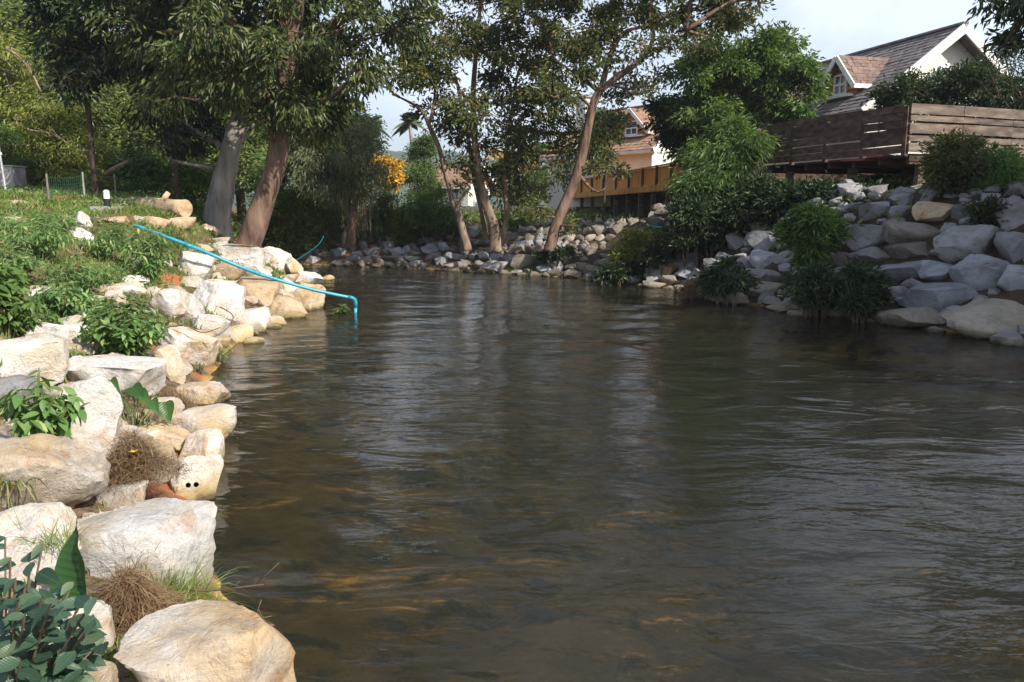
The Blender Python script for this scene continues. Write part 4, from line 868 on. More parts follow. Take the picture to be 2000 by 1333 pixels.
tree('forked_tree', 'tall forked tree leaning right in front of the orange deck, open crown against the sky', 29.5,
     [[(1072, 492, 0, 34), (1082, 455, 0, 28), (1098, 410, 0, 25), (1118, 365, 0, 24), (1136, 310, 0, 23), (1146, 260, 0, 21), (1158, 205, 0, 20), (1174, 172, 0, 19)],
      [(1174, 175, 0, 15), (1186, 130, 0, 13), (1200, 90, 0, 11), (1222, 62, 0, 9), (1262, 50, 0, 7), (1300, 30, 0, 5)],
      [(1172, 178, 0, 15), (1200, 155, 0, 14), (1235, 130, 0, 13), (1262, 105, 0, 11), (1276, 70, 0, 9), (1268, 30, 0, 7), (1280, -40, 0, 5)],
      [(1262, 105, 0, 8), (1290, 92, 0, 6), (1302, 82, 0, 4), (1340, 60, 0, 3)],
      [(1200, 90, 0, 9), (1206, 40, 0, 7), (1196, -20, 0, 5)], [(1168, 180, 0, 8), (1150, 165, 0, 6), (1130, 150, 0, 5), (1090, 120, 0, 3)],
      [(1190, 165, 0, 8), (1215, 172, 0, 5), (1228, 182, 0, 3)]],
     [(1150, 55, 66), (1225, 30, 50), (1305, 25, 52), (1390, 35, 52), (1440, 12, 44), (1232, 160, 24), (1120, 130, 44), (1260, 178, 20), (1285, 150, 14), (1060, 40, 60), (1370, 85, 30), (1310, 92, 16), (1130, -50, 70), (1290, -50, 60), (1400, -50, 50),
      (1085, 345, 22), (1165, 325, 17), (1200, 334, 15), (1050, 405, 22), (1100, 440, 16), (1215, 330, 10), (1190, 195, 14), (1085, 190, 34), (1180, 100, 34), (1480, 0, 22), (1250, 90, 26)],
     30000, 'leaf_olive', (.20, .40), 'bark_brown', 1.2, .26, .2, sub=1.6, jit=.10)
tree('slim_garden_tree', 'slim leafy tree between the forked trunk and the smaller house, before the orange deck', 41, [[(1178, 445, 0, 7), (1182, 360, 0, 6), (1190, 290, 0, 5), (1195, 230, 0, 3)]],
     [(1180, 222, 20), (1190, 255, 20), (1166, 285, 22), (1180, 312, 15), (1158, 250, 16)], 6500, 'leaf_olive', (.22, .36), 'bark_dark', .5, .24, .3)
tree('round_tree', 'dense round green tree in front of the log house roof, sunlit on its right side', 32,
     [[(1470, 330, 34, 26), (1465, 260, 34, 22), (1460, 190, 34, 16), (1470, 120, 34, 8)]],
     [(1395, 145, 56), (1470, 120, 62), (1540, 110, 42), (1520, 180, 58), (1450, 200, 64), (1380, 205, 44), (1568, 210, 30), (1350, 150, 26), (1540, 75, 22), (1400, 110, 30), (1500, 90, 26), (1330, 215, 26), (1575, 150, 22), (1530, 225, 32)],
     34000, 'leaf_bright', (.25, .34), 'bark_dark', .8, .26, .35, sub=1.7)
tree('broad_bush_tree', 'dark leafy tree hanging over the red roof of the smaller house', 34,
     [[(1390, 420, 0, 16), (1370, 350, 0, 13), (1345, 280, 0, 9)]],
     [(1345, 240, 36), (1320, 275, 26), (1375, 270, 34), (1350, 300, 26), (1305, 240, 22), (1290, 210, 16), (1330, 195, 20)], 12000, 'leaf_dark', (.24, .36), 'bark_dark', .8, .3, .4)
tree('feathery_tree', 'light green feathery-leaved small tree left of the dark board fence', 26.2,
     [[(1420, 440, 0, 12), (1418, 380, 0, 9), (1412, 320, 0, 6)]],
     [(1415, 285, 46), (1385, 345, 40), (1440, 345, 40), (1462, 285, 26), (1365, 300, 22), (1425, 255, 24), (1390, 395, 34), (1450, 395, 34), (1350, 375, 24)], 26000, 'leaf_bright', (.24, .16), 'stem_green', .6, .3, .6, sub=3.5)
tree('hedge_bush', 'dark clipped rounded bushes growing in front of the log house gable', 28.5, [[(1840, 260, 0, 12), (1840, 200, 0, 9), (1850, 150, 0, 5)]],
     [(1750, 192, 26), (1790, 180, 30), (1830, 168, 30), (1872, 152, 28), (1902, 160, 26), (1922, 180, 24), (1860, 188, 36), (1800, 200, 36), (1740, 205, 22), (1920, 200, 30), (1790, 245, 34), (1850, 250, 38), (1920, 250, 38), (1985, 250, 38), (2050, 245, 38)], 48000, 'leaf_dark', (.16, .4), 'bark_dark', .6, .22, .1, sub=5)
tree('bare_tree', 'thin bare twiggy tree against the sky beside the log house at the right edge', 26, [[(2000, 300, 0, 5), (1985, 230, 0, 4), (1975, 160, 0, 3), (1960, 100, 0, 3)], [(1985, 230, 0, 5), (1950, 180, 0, 4), (1925, 120, 0, 2)], [(1990, 210, 0, 5), (2010, 140, 0, 3), (1995, 90, 0, 2)], [(1975, 170, 0, 4), (1940, 140, 0, 3), (1920, 95, 0, 2)], [(1960, 195, 0, 4), (1935, 185, 0, 3), (1915, 160, 0, 2)], [(1985, 230, 0, 4), (2005, 200, 0, 3), (2030, 140, 0, 2)]],
     [(1975, 130, 40), (1945, 160, 30), (1990, 180, 30), (1950, 100, 22), (1995, 90, 25)], 1500, 'leaf_dark', (.15, .3), 'bark_dark', .8, .3, limbs=False)
tree('overhanging_tree', 'tree outside the right edge whose dark leafy boughs reach into the upper right corner', 15.5, [[(2330, 500, 15, 34), (2300, 300, 15, 30), (2260, 100, 15, 26), (2200, -60, 15, 20)], [(2260, 100, 15, 16), (2120, 60, 15.5, 11), (2020, 20, 15.5, 7), (1960, 5, 15.5, 4)]],
     [(1985, 4, 34), (2040, 40, 50), (1995, 72, 26), (1962, 92, 14), (2120, 0, 90), (2200, 120, 80), (2300, -40, 140), (2100, -120, 110), (2320, 160, 110), (1935, -6, 16)], 18000, 'leaf_dark', (.20, .3), 'bark_dark', .7, .26, .5)
# generic crowns shared by the background trees
def proto(kind, n, leaf, size, h, seed, droop=.3, sub=2.4):
    global rng; keep = rng; rng = np.random.default_rng(seed); rr = random.Random(seed); bl = []
    for k in range(16):
        t = rr.random(); a = rr.uniform(0, 6.28); rad = h*.24*math.sin(math.pi*(.18+.8*t))*rr.uniform(.3, 1)
        bl.append(((math.cos(a)*rad, math.sin(a)*rad, h*(.2+.72*t)), h*.12*rr.uniform(.7, 1.25)))
    pos, dr, cs = blob_leaves(bl, n, sub, .38, droop); ll = size[0]*rng.uniform(.65, 1.2, len(pos)); crown = leaves_mesh('crown', pos, dr, ll, ll*size[1], leaf)
    mb = MB(); pp, r_ = spline([(0, 0, -.5, h*.02), (.1, .05, h*.3, h*.016), (-.1, 0, h*.6, h*.011), (0, 0, h*.88, .03)], 5); mb.tube([Vector(q) for q in pp], list(r_), 9, .1)
    tr = setmesh('trunk', np.concatenate(mb.v), np.concatenate(mb.f), 'bark_dark' if kind % 2 else 'bark_brown'); mb = MB()
    for (c, r), cc in zip(bl, cs):
        z0 = max(.1*h, c[2]-.14*h); s0 = Vector((0, 0, z0)); c = Vector(c); mb.tube([s0, (s0+c)/2+Vector((0, 0, -.1)), c], [.08, .06, .03], 5)
        for e in cc[:7]: mb.tube([c, Vector(e)], [.02, .006], 4, cap=False)
    br = setmesh('branches', np.concatenate(mb.v), np.concatenate(mb.f), 'bark_grey'); rng = keep; return crown, tr, br, h
PR = [proto(0, 26000, 'leaf_far', (.34, .36), 14, 3), proto(1, 24000, 'leaf_dark', (.32, .4), 12, 5), proto(2, 20000, 'leaf_yellowgreen', (.30, .3), 11, 8, .8), proto(3, 15000, 'leaf_bright', (.30, .4), 8, 11)]
TREES = []
def bg(name, label, k, px, Y, top_py=None, h=None, group=None, x=None, sx=1.0, rz=None):
    crown, tr, br, h0 = PR[k]; X = (px-1000)/1556*Y if x is None else x; z = gz(X, Y)
    if h is None: h = P(px, top_py, Y).z-z
    s = h/h0; r = empty(name, (X, Y, z), label, 'tree', group); r.scale = (s*sx, s*sx, s); r.rotation_euler = (0, 0, random.uniform(0, 6.28) if rz is None else rz)
    for nm, me in (('crown', crown), ('trunk', tr), ('branches', br)):
        o = link(nm, me, r)
        if nm == 'branches': o['kind'] = 'stuff'
    return r
GW = 'trees of the wood behind the lawn'
for a in [
 (0, 20, 40, -60, 'pale green sunlit tree at the far left edge, its crown out of frame'),
 (2, 60, 34, 60, 'yellowish creeper-clad tree at the left behind the lamp pole'),
 (2, 130, 33, 170, 'yellow green tree hung with creepers left of the slender trunk'),
 (0, 110, 46, -20, 'tall bushy tree behind the creeper-clad ones'),
 (0, 215, 36, 140, 'mid green tree behind the slender trunk'),
 (0, 255, 44, 40, 'light green tree behind the garden light'),
 (2, 300, 38, 180, 'yellowish bushy tree behind the cut log'),
 (0, 370, 48, 60, 'mid green tree between the slim trunk and the grey trunk'),
 (0, 420, 40, 150, 'leafy tree directly behind the grey trunk'),
 (0, 480, 50, 30, 'tall green tree between the grey and the leaning trunk'),
 (0, 560, 44, 130, 'leafy green tree right of the leaning trunk'),
 (0, 620, 52, 130, 'green tree behind the weeping tree, left one'),
 (1, 690, 56, 190, 'dark tree behind the weeping tree, right one'),
 (3, 30, 31, 250, 'low bright bushy tree beside the concrete block'),
 (3, 285, 33, 300, 'low bushy tree behind the fallen bare branch'),
 (1, -60, 36, 0, 'dark tree just outside the left edge'),
 (3, 390, 33, 320, 'low bush-like tree left of the grey trunk foot'),
 (3, 565, 37, 300, 'low leafy tree on the bank right of the leaning trunk'),
]: bg('woodland_tree', a[4], a[0], a[1], a[2], a[3], group=GW, sx=1.25)
bg('conical_tree', 'dense green cone-shaped tree right of the yellow flowering one', 3, 834, 52, 268, sx=.9)
bg('garden_tree', 'green garden tree between the twin trunks and the forked tree', 3, 1045, 70, 285, group='garden trees behind the far bank', sx=1.2)
bg('garden_tree', 'leafy tree left of the smaller house chimney', 1, 1160, 74, 225, group='garden trees behind the far bank')
bg('garden_tree', 'low green tree behind the cream cottage wall', 0, 990, 84, 300, group='garden trees behind the far bank', sx=1.3)
bg('garden_tree', 'small tree by the left end of the orange deck', 3, 1120, 70, 310, group='garden trees behind the far bank')
# trees on the right bank outside the frame, whose shade falls on the boulders
for k, (x, y, h) in enumerate([(16.0, 14.6, 6.6), (15.8, 11.6, 7.5), (17.2, 8.0, 9), (15.9, 4.2, 8), (19.0, 11.5, 9.5)]):
    bg('bank_tree', ['leafy bank tree outside the right edge, nearest the boulders', 'leafy bank tree outside the right edge, second from the boulders', 'tall bank tree outside the right edge', 'leafy bank tree far outside the right edge by the camera', 'tall tree in the second row outside the right edge', 'rear tree outside the right edge behind the deck'][k], 1 if k % 2 else 0, 0, y, h=h, x=x, group='trees on the right bank outside the picture', sx=1.35)
# yellow flowering bushes
def bush(name, label, bl, Y, n, leaf, size, dy=.7, sig=.27, droop=.2, cat='bush', sub=2.0, group=None, nstem=9, stem='twig'):
    BL = px_blobs(bl, Y, dy); c = np.mean([b[0] for b in BL], axis=0); z = gz(c[0], c[1]); og = Vector((c[0], c[1], z)); root = empty(name, og, label, cat, group)
    pos, dr, cs = blob_leaves(BL, int(n*.8), sub, sig, droop); SP, SD = [], []; shoots = []
    for (c2, r) in BL:
        for k in range(int(9+r*9)):
            d = unit(rng.normal(size=3)*np.array([1, 1, .7])+np.array([0, -.3, .55])); e0 = np.array(c2)+d*r*.7; e1 = np.array(c2)+d*r*rng.uniform(1.15, 1.75)+np.array([0, 0, -.12*r]); shoots.append((e0, e1))
            m = rng.integers(7, 15); t = rng.random(m)[:, None]; SP.append(e0+(e1-e0)*t+rng.normal(size=(m, 3))*.02); SD.append(d*.6+rng.normal(size=(m, 3))*.7)
    pos = np.concatenate([pos]+SP); dr = np.concatenate([dr]+SD); ll = size[0]*rng.uniform(.5, 1.25, len(pos))
    link('foliage', leaves_mesh('foliage', pos-np.array(og), dr, ll, ll*size[1], leaf), root); mb = MB()
    for (c2, r), cc in zip(BL, cs):
        for e in cc[rng.permutation(len(cc))[:nstem]]:
            e = Vector(e); b = Vector((c2[0]*.6+og.x*.4, c2[1]*.6+og.y*.4, gz(c2[0], c2[1])-.05)); mb.tube([b, (b+e)/2+Vector((0, 0, .12*(e-b).length)), e], [.016, .011, .005], 4, cap=False)
    for e0, e1 in shoots: mb.tube([Vector(e0), Vector(e1)], [.009, .003], 4, cap=False)
    tag(mb.build('stems', stem, root, tuple(og)), kind='stuff'); return root
bush('flowering_tree', 'bright yellow flowering tree in the central gap', [(748, 325, 15), (766, 340, 15), (742, 345, 10), (774, 322, 8), (762, 360, 11), (736, 312, 8)], 46, 2600, 'flower_yellow', (.22, .6), cat='tree')
bush('flowering_tree', 'yellow and orange flowering shrub half hidden behind the twin trunks', [(990, 310, 12), (1030, 322, 12), (1010, 305, 9), (960, 300, 9)], 56, 700, 'flower_yellow', (.24, .6), cat='tree')
bush('round_bush', 'bright green rounded bush mass right of the weeping tree', [(745, 420, 32), (775, 405, 32), (760, 440, 30), (725, 440, 22)], 38, 16000, 'leaf_bright', (.17, .35))
bush('round_bush', 'darker rounded bush mass left of the twin trunks', [(815, 425, 42), (850, 415, 38), (880, 440, 34), (830, 455, 34), (790, 455, 28), (860, 395, 26), (1000, 430, 24)], 37, 26000, 'leaf_bright', (.17, .3))
bush('dark_hedge', 'dark green hedge bank beyond the point at the left of the far channel', [(550, 450, 34), (590, 440, 34), (630, 450, 34), (665, 430, 28), (560, 480, 26), (520, 440, 30), (610, 475, 24), (640, 405, 24), (600, 405, 26), (560, 400, 26), (530, 485, 20)], 37, 34000, 'leaf_far', (.2, .35), sub=4)
bush('trimmed_hedge', 'sunlit low strip of hedge with orange tinted top behind the dark hedge bank', [(575, 402, 9), (600, 398, 9), (625, 396, 9), (650, 394, 9), (672, 393, 9), (690, 390, 9)], 41, 5000, 'leaf_yellowgreen', (.16, .4))
GB = 'shrubs on the shaded right bank'
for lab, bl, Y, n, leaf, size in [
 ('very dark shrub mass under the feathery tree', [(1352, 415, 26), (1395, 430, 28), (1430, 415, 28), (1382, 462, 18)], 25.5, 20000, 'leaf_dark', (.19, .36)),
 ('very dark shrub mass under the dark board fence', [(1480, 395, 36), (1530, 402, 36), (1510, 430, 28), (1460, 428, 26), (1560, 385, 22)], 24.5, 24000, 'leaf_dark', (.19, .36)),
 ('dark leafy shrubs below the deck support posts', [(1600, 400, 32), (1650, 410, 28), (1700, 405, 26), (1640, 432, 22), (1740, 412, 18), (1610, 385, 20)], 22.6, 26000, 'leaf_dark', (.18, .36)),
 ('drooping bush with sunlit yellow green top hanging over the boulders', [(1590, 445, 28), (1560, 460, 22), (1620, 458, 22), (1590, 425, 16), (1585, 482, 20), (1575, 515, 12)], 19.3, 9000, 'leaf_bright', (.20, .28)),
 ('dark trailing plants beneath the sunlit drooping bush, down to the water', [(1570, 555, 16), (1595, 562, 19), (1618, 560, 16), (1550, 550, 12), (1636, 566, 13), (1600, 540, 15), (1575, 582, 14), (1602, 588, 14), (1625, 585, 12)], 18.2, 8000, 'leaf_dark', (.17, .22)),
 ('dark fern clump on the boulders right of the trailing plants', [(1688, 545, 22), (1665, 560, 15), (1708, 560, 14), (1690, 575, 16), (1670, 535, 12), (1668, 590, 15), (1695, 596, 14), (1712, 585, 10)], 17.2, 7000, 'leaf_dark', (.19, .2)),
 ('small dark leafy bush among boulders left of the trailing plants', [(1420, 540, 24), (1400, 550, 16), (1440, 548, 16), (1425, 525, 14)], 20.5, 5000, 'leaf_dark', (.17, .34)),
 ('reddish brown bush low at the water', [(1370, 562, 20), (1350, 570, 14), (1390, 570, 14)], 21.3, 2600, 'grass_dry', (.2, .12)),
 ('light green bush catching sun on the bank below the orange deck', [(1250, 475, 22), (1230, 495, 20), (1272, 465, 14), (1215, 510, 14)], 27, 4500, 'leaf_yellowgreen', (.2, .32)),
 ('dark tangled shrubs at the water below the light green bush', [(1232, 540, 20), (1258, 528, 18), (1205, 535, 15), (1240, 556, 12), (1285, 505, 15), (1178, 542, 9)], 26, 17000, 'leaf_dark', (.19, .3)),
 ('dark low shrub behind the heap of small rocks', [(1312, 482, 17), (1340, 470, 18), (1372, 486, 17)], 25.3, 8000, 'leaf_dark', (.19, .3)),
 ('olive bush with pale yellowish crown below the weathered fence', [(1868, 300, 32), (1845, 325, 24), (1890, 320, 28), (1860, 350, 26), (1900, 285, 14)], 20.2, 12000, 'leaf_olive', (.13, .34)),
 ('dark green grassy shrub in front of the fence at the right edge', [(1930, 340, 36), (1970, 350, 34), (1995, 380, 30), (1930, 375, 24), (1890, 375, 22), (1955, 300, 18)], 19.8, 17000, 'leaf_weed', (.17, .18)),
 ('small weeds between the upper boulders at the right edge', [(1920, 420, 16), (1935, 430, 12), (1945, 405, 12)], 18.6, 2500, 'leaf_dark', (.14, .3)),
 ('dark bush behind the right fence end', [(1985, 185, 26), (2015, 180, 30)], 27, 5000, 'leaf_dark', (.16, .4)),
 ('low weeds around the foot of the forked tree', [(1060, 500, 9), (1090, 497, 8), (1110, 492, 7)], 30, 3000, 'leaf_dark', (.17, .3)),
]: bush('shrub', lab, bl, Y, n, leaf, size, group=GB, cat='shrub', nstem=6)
# palms
def palm(label, px, py, Y, lpx):
    c = P(px, py, Y); z = gz(c.x, c.y); r = empty('palm_tree', (c.x, c.y, z), label, 'palm tree', 'palms against the sky'); L0 = lpx*pxm(Y); og = (c.x, c.y, z)
    mb = MB(); pp, rr = spline([(c.x+.6, c.y, z-.3, .24), (c.x+.3, c.y, (z+c.z)/2, .17), (c.x, c.y, c.z, .14)], 6); mb.tube([Vector(q) for q in pp], list(rr), 9, .05); mb.build('trunk', 'bark_grey', r, og, True)
    for k in range(17):
        a = k*2.4; el = random.uniform(-.2, 1.3); d = Vector((math.cos(a)*math.cos(el), math.sin(a)*math.cos(el), math.sin(el))); L1 = L0*random.uniform(.85, 1.1)
        pts = [c+d*L1*t+Vector((0, 0, -L1*.55*t*t)) for t in np.linspace(0, 1, 9)]; mb = MB(); mb.tube(pts, [.05*(1-.8*t) for t in np.linspace(0, 1, 9)], 4, cap=False)
        for i in range(1, 34):
            t = i/34; q = c+d*L1*t+Vector((0, 0, -L1*.55*t*t)); tg = (d+Vector((0, 0, -1.1*t))).normalized(); sd = tg.cross(Vector((0, 0, 1))).normalized()
            ll = L1*.30*math.sin(math.pi*min(1, .12+t*.9)**.8)
            for sg in (-1, 1):
                e = q+(sd*sg*.8+tg*.6+Vector((0, 0, -.5))).normalized()*ll; wv = tg*.09; mb.add([tuple(q-wv), tuple(q+wv), tuple(e+wv*.2), tuple(e-wv*.2)], [(0, 1, 2, 3)])
        mb.build('frond', 'leaf_palm', r, og)
palm('coconut palm in full view in the central sky gap', 800, 238, 66, 40)
palm('coconut palm half hidden behind the weeping tree, left of the sky gap', 722, 240, 62, 44)
# bare leaning branches on the lawn side
def branch(label, pts, Y, m='bark_light', cat='branch'):
    q = [(*P(a, b, Y), d*pxm(Y)/2) for a, b, d in pts]; pp, rr = spline(q, 6); b0 = Vector(pp[0]); mb = MB(); mb.tube([Vector(v)-b0 for v in pp], list(rr), 8, .12)
    for k in range(6):
        i = random.randrange(len(pp)//2, len(pp)); e = Vector(pp[i])-b0; mb.tube([e, e+Vector((random.uniform(-.5, .5), random.uniform(-.3, .3), random.uniform(.1, .6)))], [rr[i]*.5, .006], 5)
    o = mb.build('dead_branch', m, None, None, True); o.location = b0; return tag(o, label, cat)
branch('pale bare fallen branch slanting up behind the garden light', [(205, 341, 9), (232, 325, 8), (255, 312, 6), (270, 290, 4)], 29)
branch('thin bare branch crossing the wood at the upper left', [(30, 240, 5), (60, 255, 4), (100, 262, 4), (140, 285, 3)], 32)
branch('grey bare branches among the creepers at the left', [(10, 95, 5), (35, 110, 4), (60, 140, 4), (80, 180, 3)], 32)
# pale torn stump at the weeping tree's foot
b = G(684, 478); mb = MB(); s = pxm(b.y)
for dx, hh in ((-6, 34), (0, 28), (6, 22), (10, 30)): mb.tube([(dx*s, 0, -.2), (dx*s*.7, 0, hh*s*.5), (dx*.2*s, .1, hh*s)], [7*s, 5*s, 1*s], 7, .3)
o = mb.build('tree_stump', 'log_wood', smooth=True); o.location = b+Vector((0, -.6, .0)); tag(o, 'torn orange stump standing in the rocks at the foot of the weeping tree', 'stump')
b0 = P(690, 385, 34.6); mb = MB()
for k in range(60):
    a = b0+Vector((random.uniform(-.5, .9), random.uniform(-.4, .4), random.uniform(-.1, .9))); mb.tube([a, a+Vector((random.uniform(-.1, .25), 0, -random.uniform(.9, 2.3)))], [.012, .006], 4, cap=False)
o = mb.build('hanging_roots', 'twig'); tag(o, 'curtain of thin brown roots hanging from the weeping tree', 'roots', None, 'stuff')
# ------------------------------------------------------------------ near plants, grass, litter
def leaf_template(name, mat, prof, droop=.18, fold=.16, n=7, wavy=.0):
    """one leaf, length 1 along +Y, top towards +Z; prof(t) gives the half width"""
    V = []; F = []
    for i in range(n+1):
        t = i/n; z = -droop*t*t; wd = prof(t)
        for sx in (-1, 0, 1): V.append((sx*wd, t-(.0 if sx == 0 else 0), z+abs(sx)*wd*fold*2+wavy*math.sin(t*14+sx)*abs(sx)))
    for i in range(n):
        a = i*3; F += [(a, a+1, a+4, a+3), (a+1, a+2, a+5, a+4)]
    return setmesh(name, V, F, mat, True)
ovate = lambda w: (lambda t: max(.004, w*math.sin(math.pi*min(1, t**.75))**.9))
heart = lambda w: (lambda t: max(.004, w*(math.sin(math.pi*min(1, (t+.10)**.62)) if t > .02 else .55)))
def leafobj(me, pos, d, nrm, L, parent, org, wd=1.0):
    d = Vector(d).normalized(); nrm = Vector(nrm); s = d.cross(nrm)
    if s.length < 1e-4: s = d.cross(Vector((1, 0, 0)))
    s.normalize(); n = s.cross(d); o = link('leaf', me, parent)
    M = Matrix(((s.x*L*wd, d.x*L, n.x*L, pos[0]-org[0]), (s.y*L*wd, d.y*L, n.y*L, pos[1]-org[1]), (s.z*L*wd, d.z*L, n.z*L, pos[2]-org[2]), (0, 0, 0, 1)))
    o.matrix_local = M; return o
def plant(label, cx, cy, w, h, leafm, L, n_st, per, lmat, stem='stem_green', maxparts=150, name='shrub', cat='shrub', group='weeds and shrubs of the sunlit left bank', droop=.25, tmpl=None, ratio=.4, Yd=None, lean=0, dens=1.0, whorl=False):
    """leafy plant: stems fan out from one root, leaves along each; w by h photograph pixels around (cx, cy)"""
    g = G(cx, cy+h*.38) if Yd is None else P(cx, cy+h*.45, Yd); s = pxm(g.y); rw, hh = w*s/2, h*s*.9
    root = empty(name, g, label, cat, group); mb = MB(); pos, dr, nr = [], [], []
    for k in range(n_st):
        a = random.uniform(0, 6.283); q = math.sqrt(random.random()); top = Vector((math.cos(a)*rw*q+lean*rw, math.sin(a)*rw*q*.8, hh*(1.05-.55*q*q)*random.uniform(.6, 1.05)))
        b = Vector((math.cos(a)*rw*.25*q, math.sin(a)*rw*.2*q, -.05)); mid = b.lerp(top, .5)+Vector((0, 0, hh*.16*q)); sp, rr = spline([(*b, .009), (*mid, .007), (*top, .003)], 4)
        mb.tube([Vector(v) for v in sp], list(rr), 4, cap=False)
        for j in range(per):
            t = .25+.75*(j+random.random()*.6)/per; i = min(int(t*(len(sp)-1)), len(sp)-2); p = Vector(sp[i]).lerp(Vector(sp[i+1]), t*(len(sp)-1)-i)
            ax = (Vector(sp[i+1])-Vector(sp[i])).normalized(); th = j*2.4+random.uniform(-.4, .4); r1 = ax.orthogonal().normalized(); r2 = ax.cross(r1)
            d = (r1*math.cos(th)+r2*math.sin(th))*.9+ax*random.uniform(.1, .7)+Vector((0, 0, -droop*random.uniform(.4, 1.6))); pos.append(tuple(p)); dr.append(tuple(d.normalized())); nr.append((random.uniform(-.4, .4), random.uniform(-.5, .2), 1))
    mb.build('stems', stem, root)
    pos = np.array(pos); dr = np.array(dr); order = np.argsort(np.linalg.norm(pos+np.array(g)-np.array((0, 0, EYE)), axis=1)) if len(pos) > maxparts else np.arange(len(pos))
    tm = tmpl or leaf_template('leaf', lmat, ovate(ratio/2))
    for i in order[:maxparts]: leafobj(tm, pos[i]+np.array(g), dr[i], nr[i], L*random.uniform(.65, 1.2), root, g)
    rest = order[maxparts:]
    if len(rest):
        ll = L*rng.uniform(.55, 1.1, len(rest)); tag(link('foliage', leaves_mesh('foliage', pos[rest], dr[rest], ll, ll*ratio, lmat, .2, .3), root), kind='stuff')
    return root
OV = leaf_template('leaf', 'leaf_weed', ovate(.23)); NW = leaf_template('leaf', 'leaf_weed', ovate(.12)); OD = leaf_template('leaf', 'leaf_bright', ovate(.24)); BGS = [leaf_template('leaf', 'leaf_bluegreen', ovate(wd_), dr_, .14, 8, wv_) for wd_, dr_, wv_ in ((.25, .22, .01), (.21, .38, .018), (.28, .10, .014), (.23, -.12, .02))]
plant('round leafy bush in the middle of the left bank, spilling over white boulders', 245, 652, 165, 150, None, .125, 60, 20, 'leaf_weed', tmpl=OV, maxparts=280, ratio=.5)
plant('tall narrow-leaved bush behind the upper end of the blue pipe run', 292, 505, 130, 130, None, .17, 50, 18, 'leaf_weed', tmpl=NW, maxparts=200, ratio=.26, droop=.6)
plant('broad weed clump left of the narrow-leaved bush', 150, 545, 150, 100, None, .13, 50, 15, 'leaf_weed', tmpl=NW, maxparts=150, ratio=.3, droop=.4)
plant('weedy bush with pale flower heads at the upper left', 75, 470, 150, 95, None, .14, 50, 14, 'leaf_weed', tmpl=NW, maxparts=150, ratio=.3, droop=.4)
plant('grassy weed clump below the upright white rock', 195, 485, 110, 70, None, .13, 34, 12, 'leaf_weed', tmpl=NW, maxparts=100, ratio=.25, droop=.4)
plant('green weeds in the middle of the slope, right of small white rock', 115, 590, 130, 80, None, .11, 40, 14, 'leaf_weed', tmpl=OV, maxparts=150, ratio=.45)
plant('pale-tipped weeds beside the upper left plants', 30, 520, 110, 90, None, .13, 40, 14, 'leaf_weed', tmpl=NW, maxparts=140, ratio=.3)
plant('feathery weeds just below the narrow-leaved bush', 205, 545, 110, 60, None, .11, 34, 12, 'leaf_weed', tmpl=NW, maxparts=120, ratio=.3)
plant('bright weeds right of the upright white rock', 232, 465, 90, 46, None, .13, 30, 11, 'leaf_bright', tmpl=NW, maxparts=100, ratio=.3)
plant('short weeds between the flat cream slab and the left plants', 180, 600, 90, 60, None, .09, 34, 12, 'leaf_weed', tmpl=OV, maxparts=140, ratio=.4)
plant('spindly weeds high at the left edge of the slope', 15, 445, 110, 50, None, .14, 36, 11, 'leaf_weed', tmpl=NW, maxparts=100, ratio=.28)
plant('thick weeds left of the upright white rock', 100, 440, 100, 44, None, .14, 34, 11, 'leaf_weed', tmpl=NW, maxparts=100, ratio=.28)
plant('dark leafy weeds left of the round bush', 60, 630, 120, 70, None, .10, 36, 13, 'leaf_bright', tmpl=OD, maxparts=150, ratio=.45)
plant('tall leafy plant cut by the left edge above the pinkish slab', 5, 590, 150, 210, None, .15, 40, 18, 'leaf_bright', tmpl=OD, maxparts=280, ratio=.42, droop=.6)
plant('small ragged plant at the far left under the tall leafy one', 10, 700, 90, 60, None, .07, 14, 8, 'leaf_bright', tmpl=OD, maxparts=110, droop=.6)
plant('drooping leafy plant with long oval leaves in front of the bright white upright boulder', 80, 792, 175, 165, None, .125, 30, 10, 'leaf_weed', tmpl=OV, maxparts=260, droop=.8, Yd=5.6)
plant('young weeds in the hollow left of the smooth white boulder', 140, 700, 90, 45, None, .06, 20, 8, 'leaf_weed', tmpl=NW, maxparts=120)
plant('green weeds behind the blue pipe, near the leaning trunk', 385, 508, 60, 26, None, .12, 16, 9, 'leaf_bright', maxparts=90, tmpl=OD)
plant('low weeds between the log and the small tan rocks', 330, 455, 90, 24, None, .12, 20, 8, 'leaf_weed', tmpl=NW, maxparts=90)
plant('dark weeds at the foot of the grey trunk', 455, 450, 50, 34, None, .15, 16, 10, 'leaf_bright', tmpl=OD, maxparts=90)
plant('low leafy weed by the water beyond the point', 540, 478, 60, 30, None, .16, 16, 10, 'leaf_bright', tmpl=OD, maxparts=80)
plant('weedy clump at the waterline in the notch of the left bank', 425, 690, 70, 40, None, .07, 26, 9, 'leaf_weed', tmpl=NW, maxparts=120, stem='twig')
plant('small weed at the water above the lone cream rock', 385, 722, 44, 26, None, .06, 14, 8, 'leaf_weed', tmpl=NW, maxparts=80, stem='twig')
plant('fine-leaved weeds below the heart-shaped leaves', 262, 828, 130, 52, None, .045, 34, 9, 'leaf_weed', tmpl=NW, maxparts=200, stem='twig')
plant('small leafy debris caught at the blue pipe outlet', 668, 606, 34, 30, None, .12, 22, 7, 'leaf_bright', tmpl=OD, maxparts=50, Yd=18.6, stem='twig')
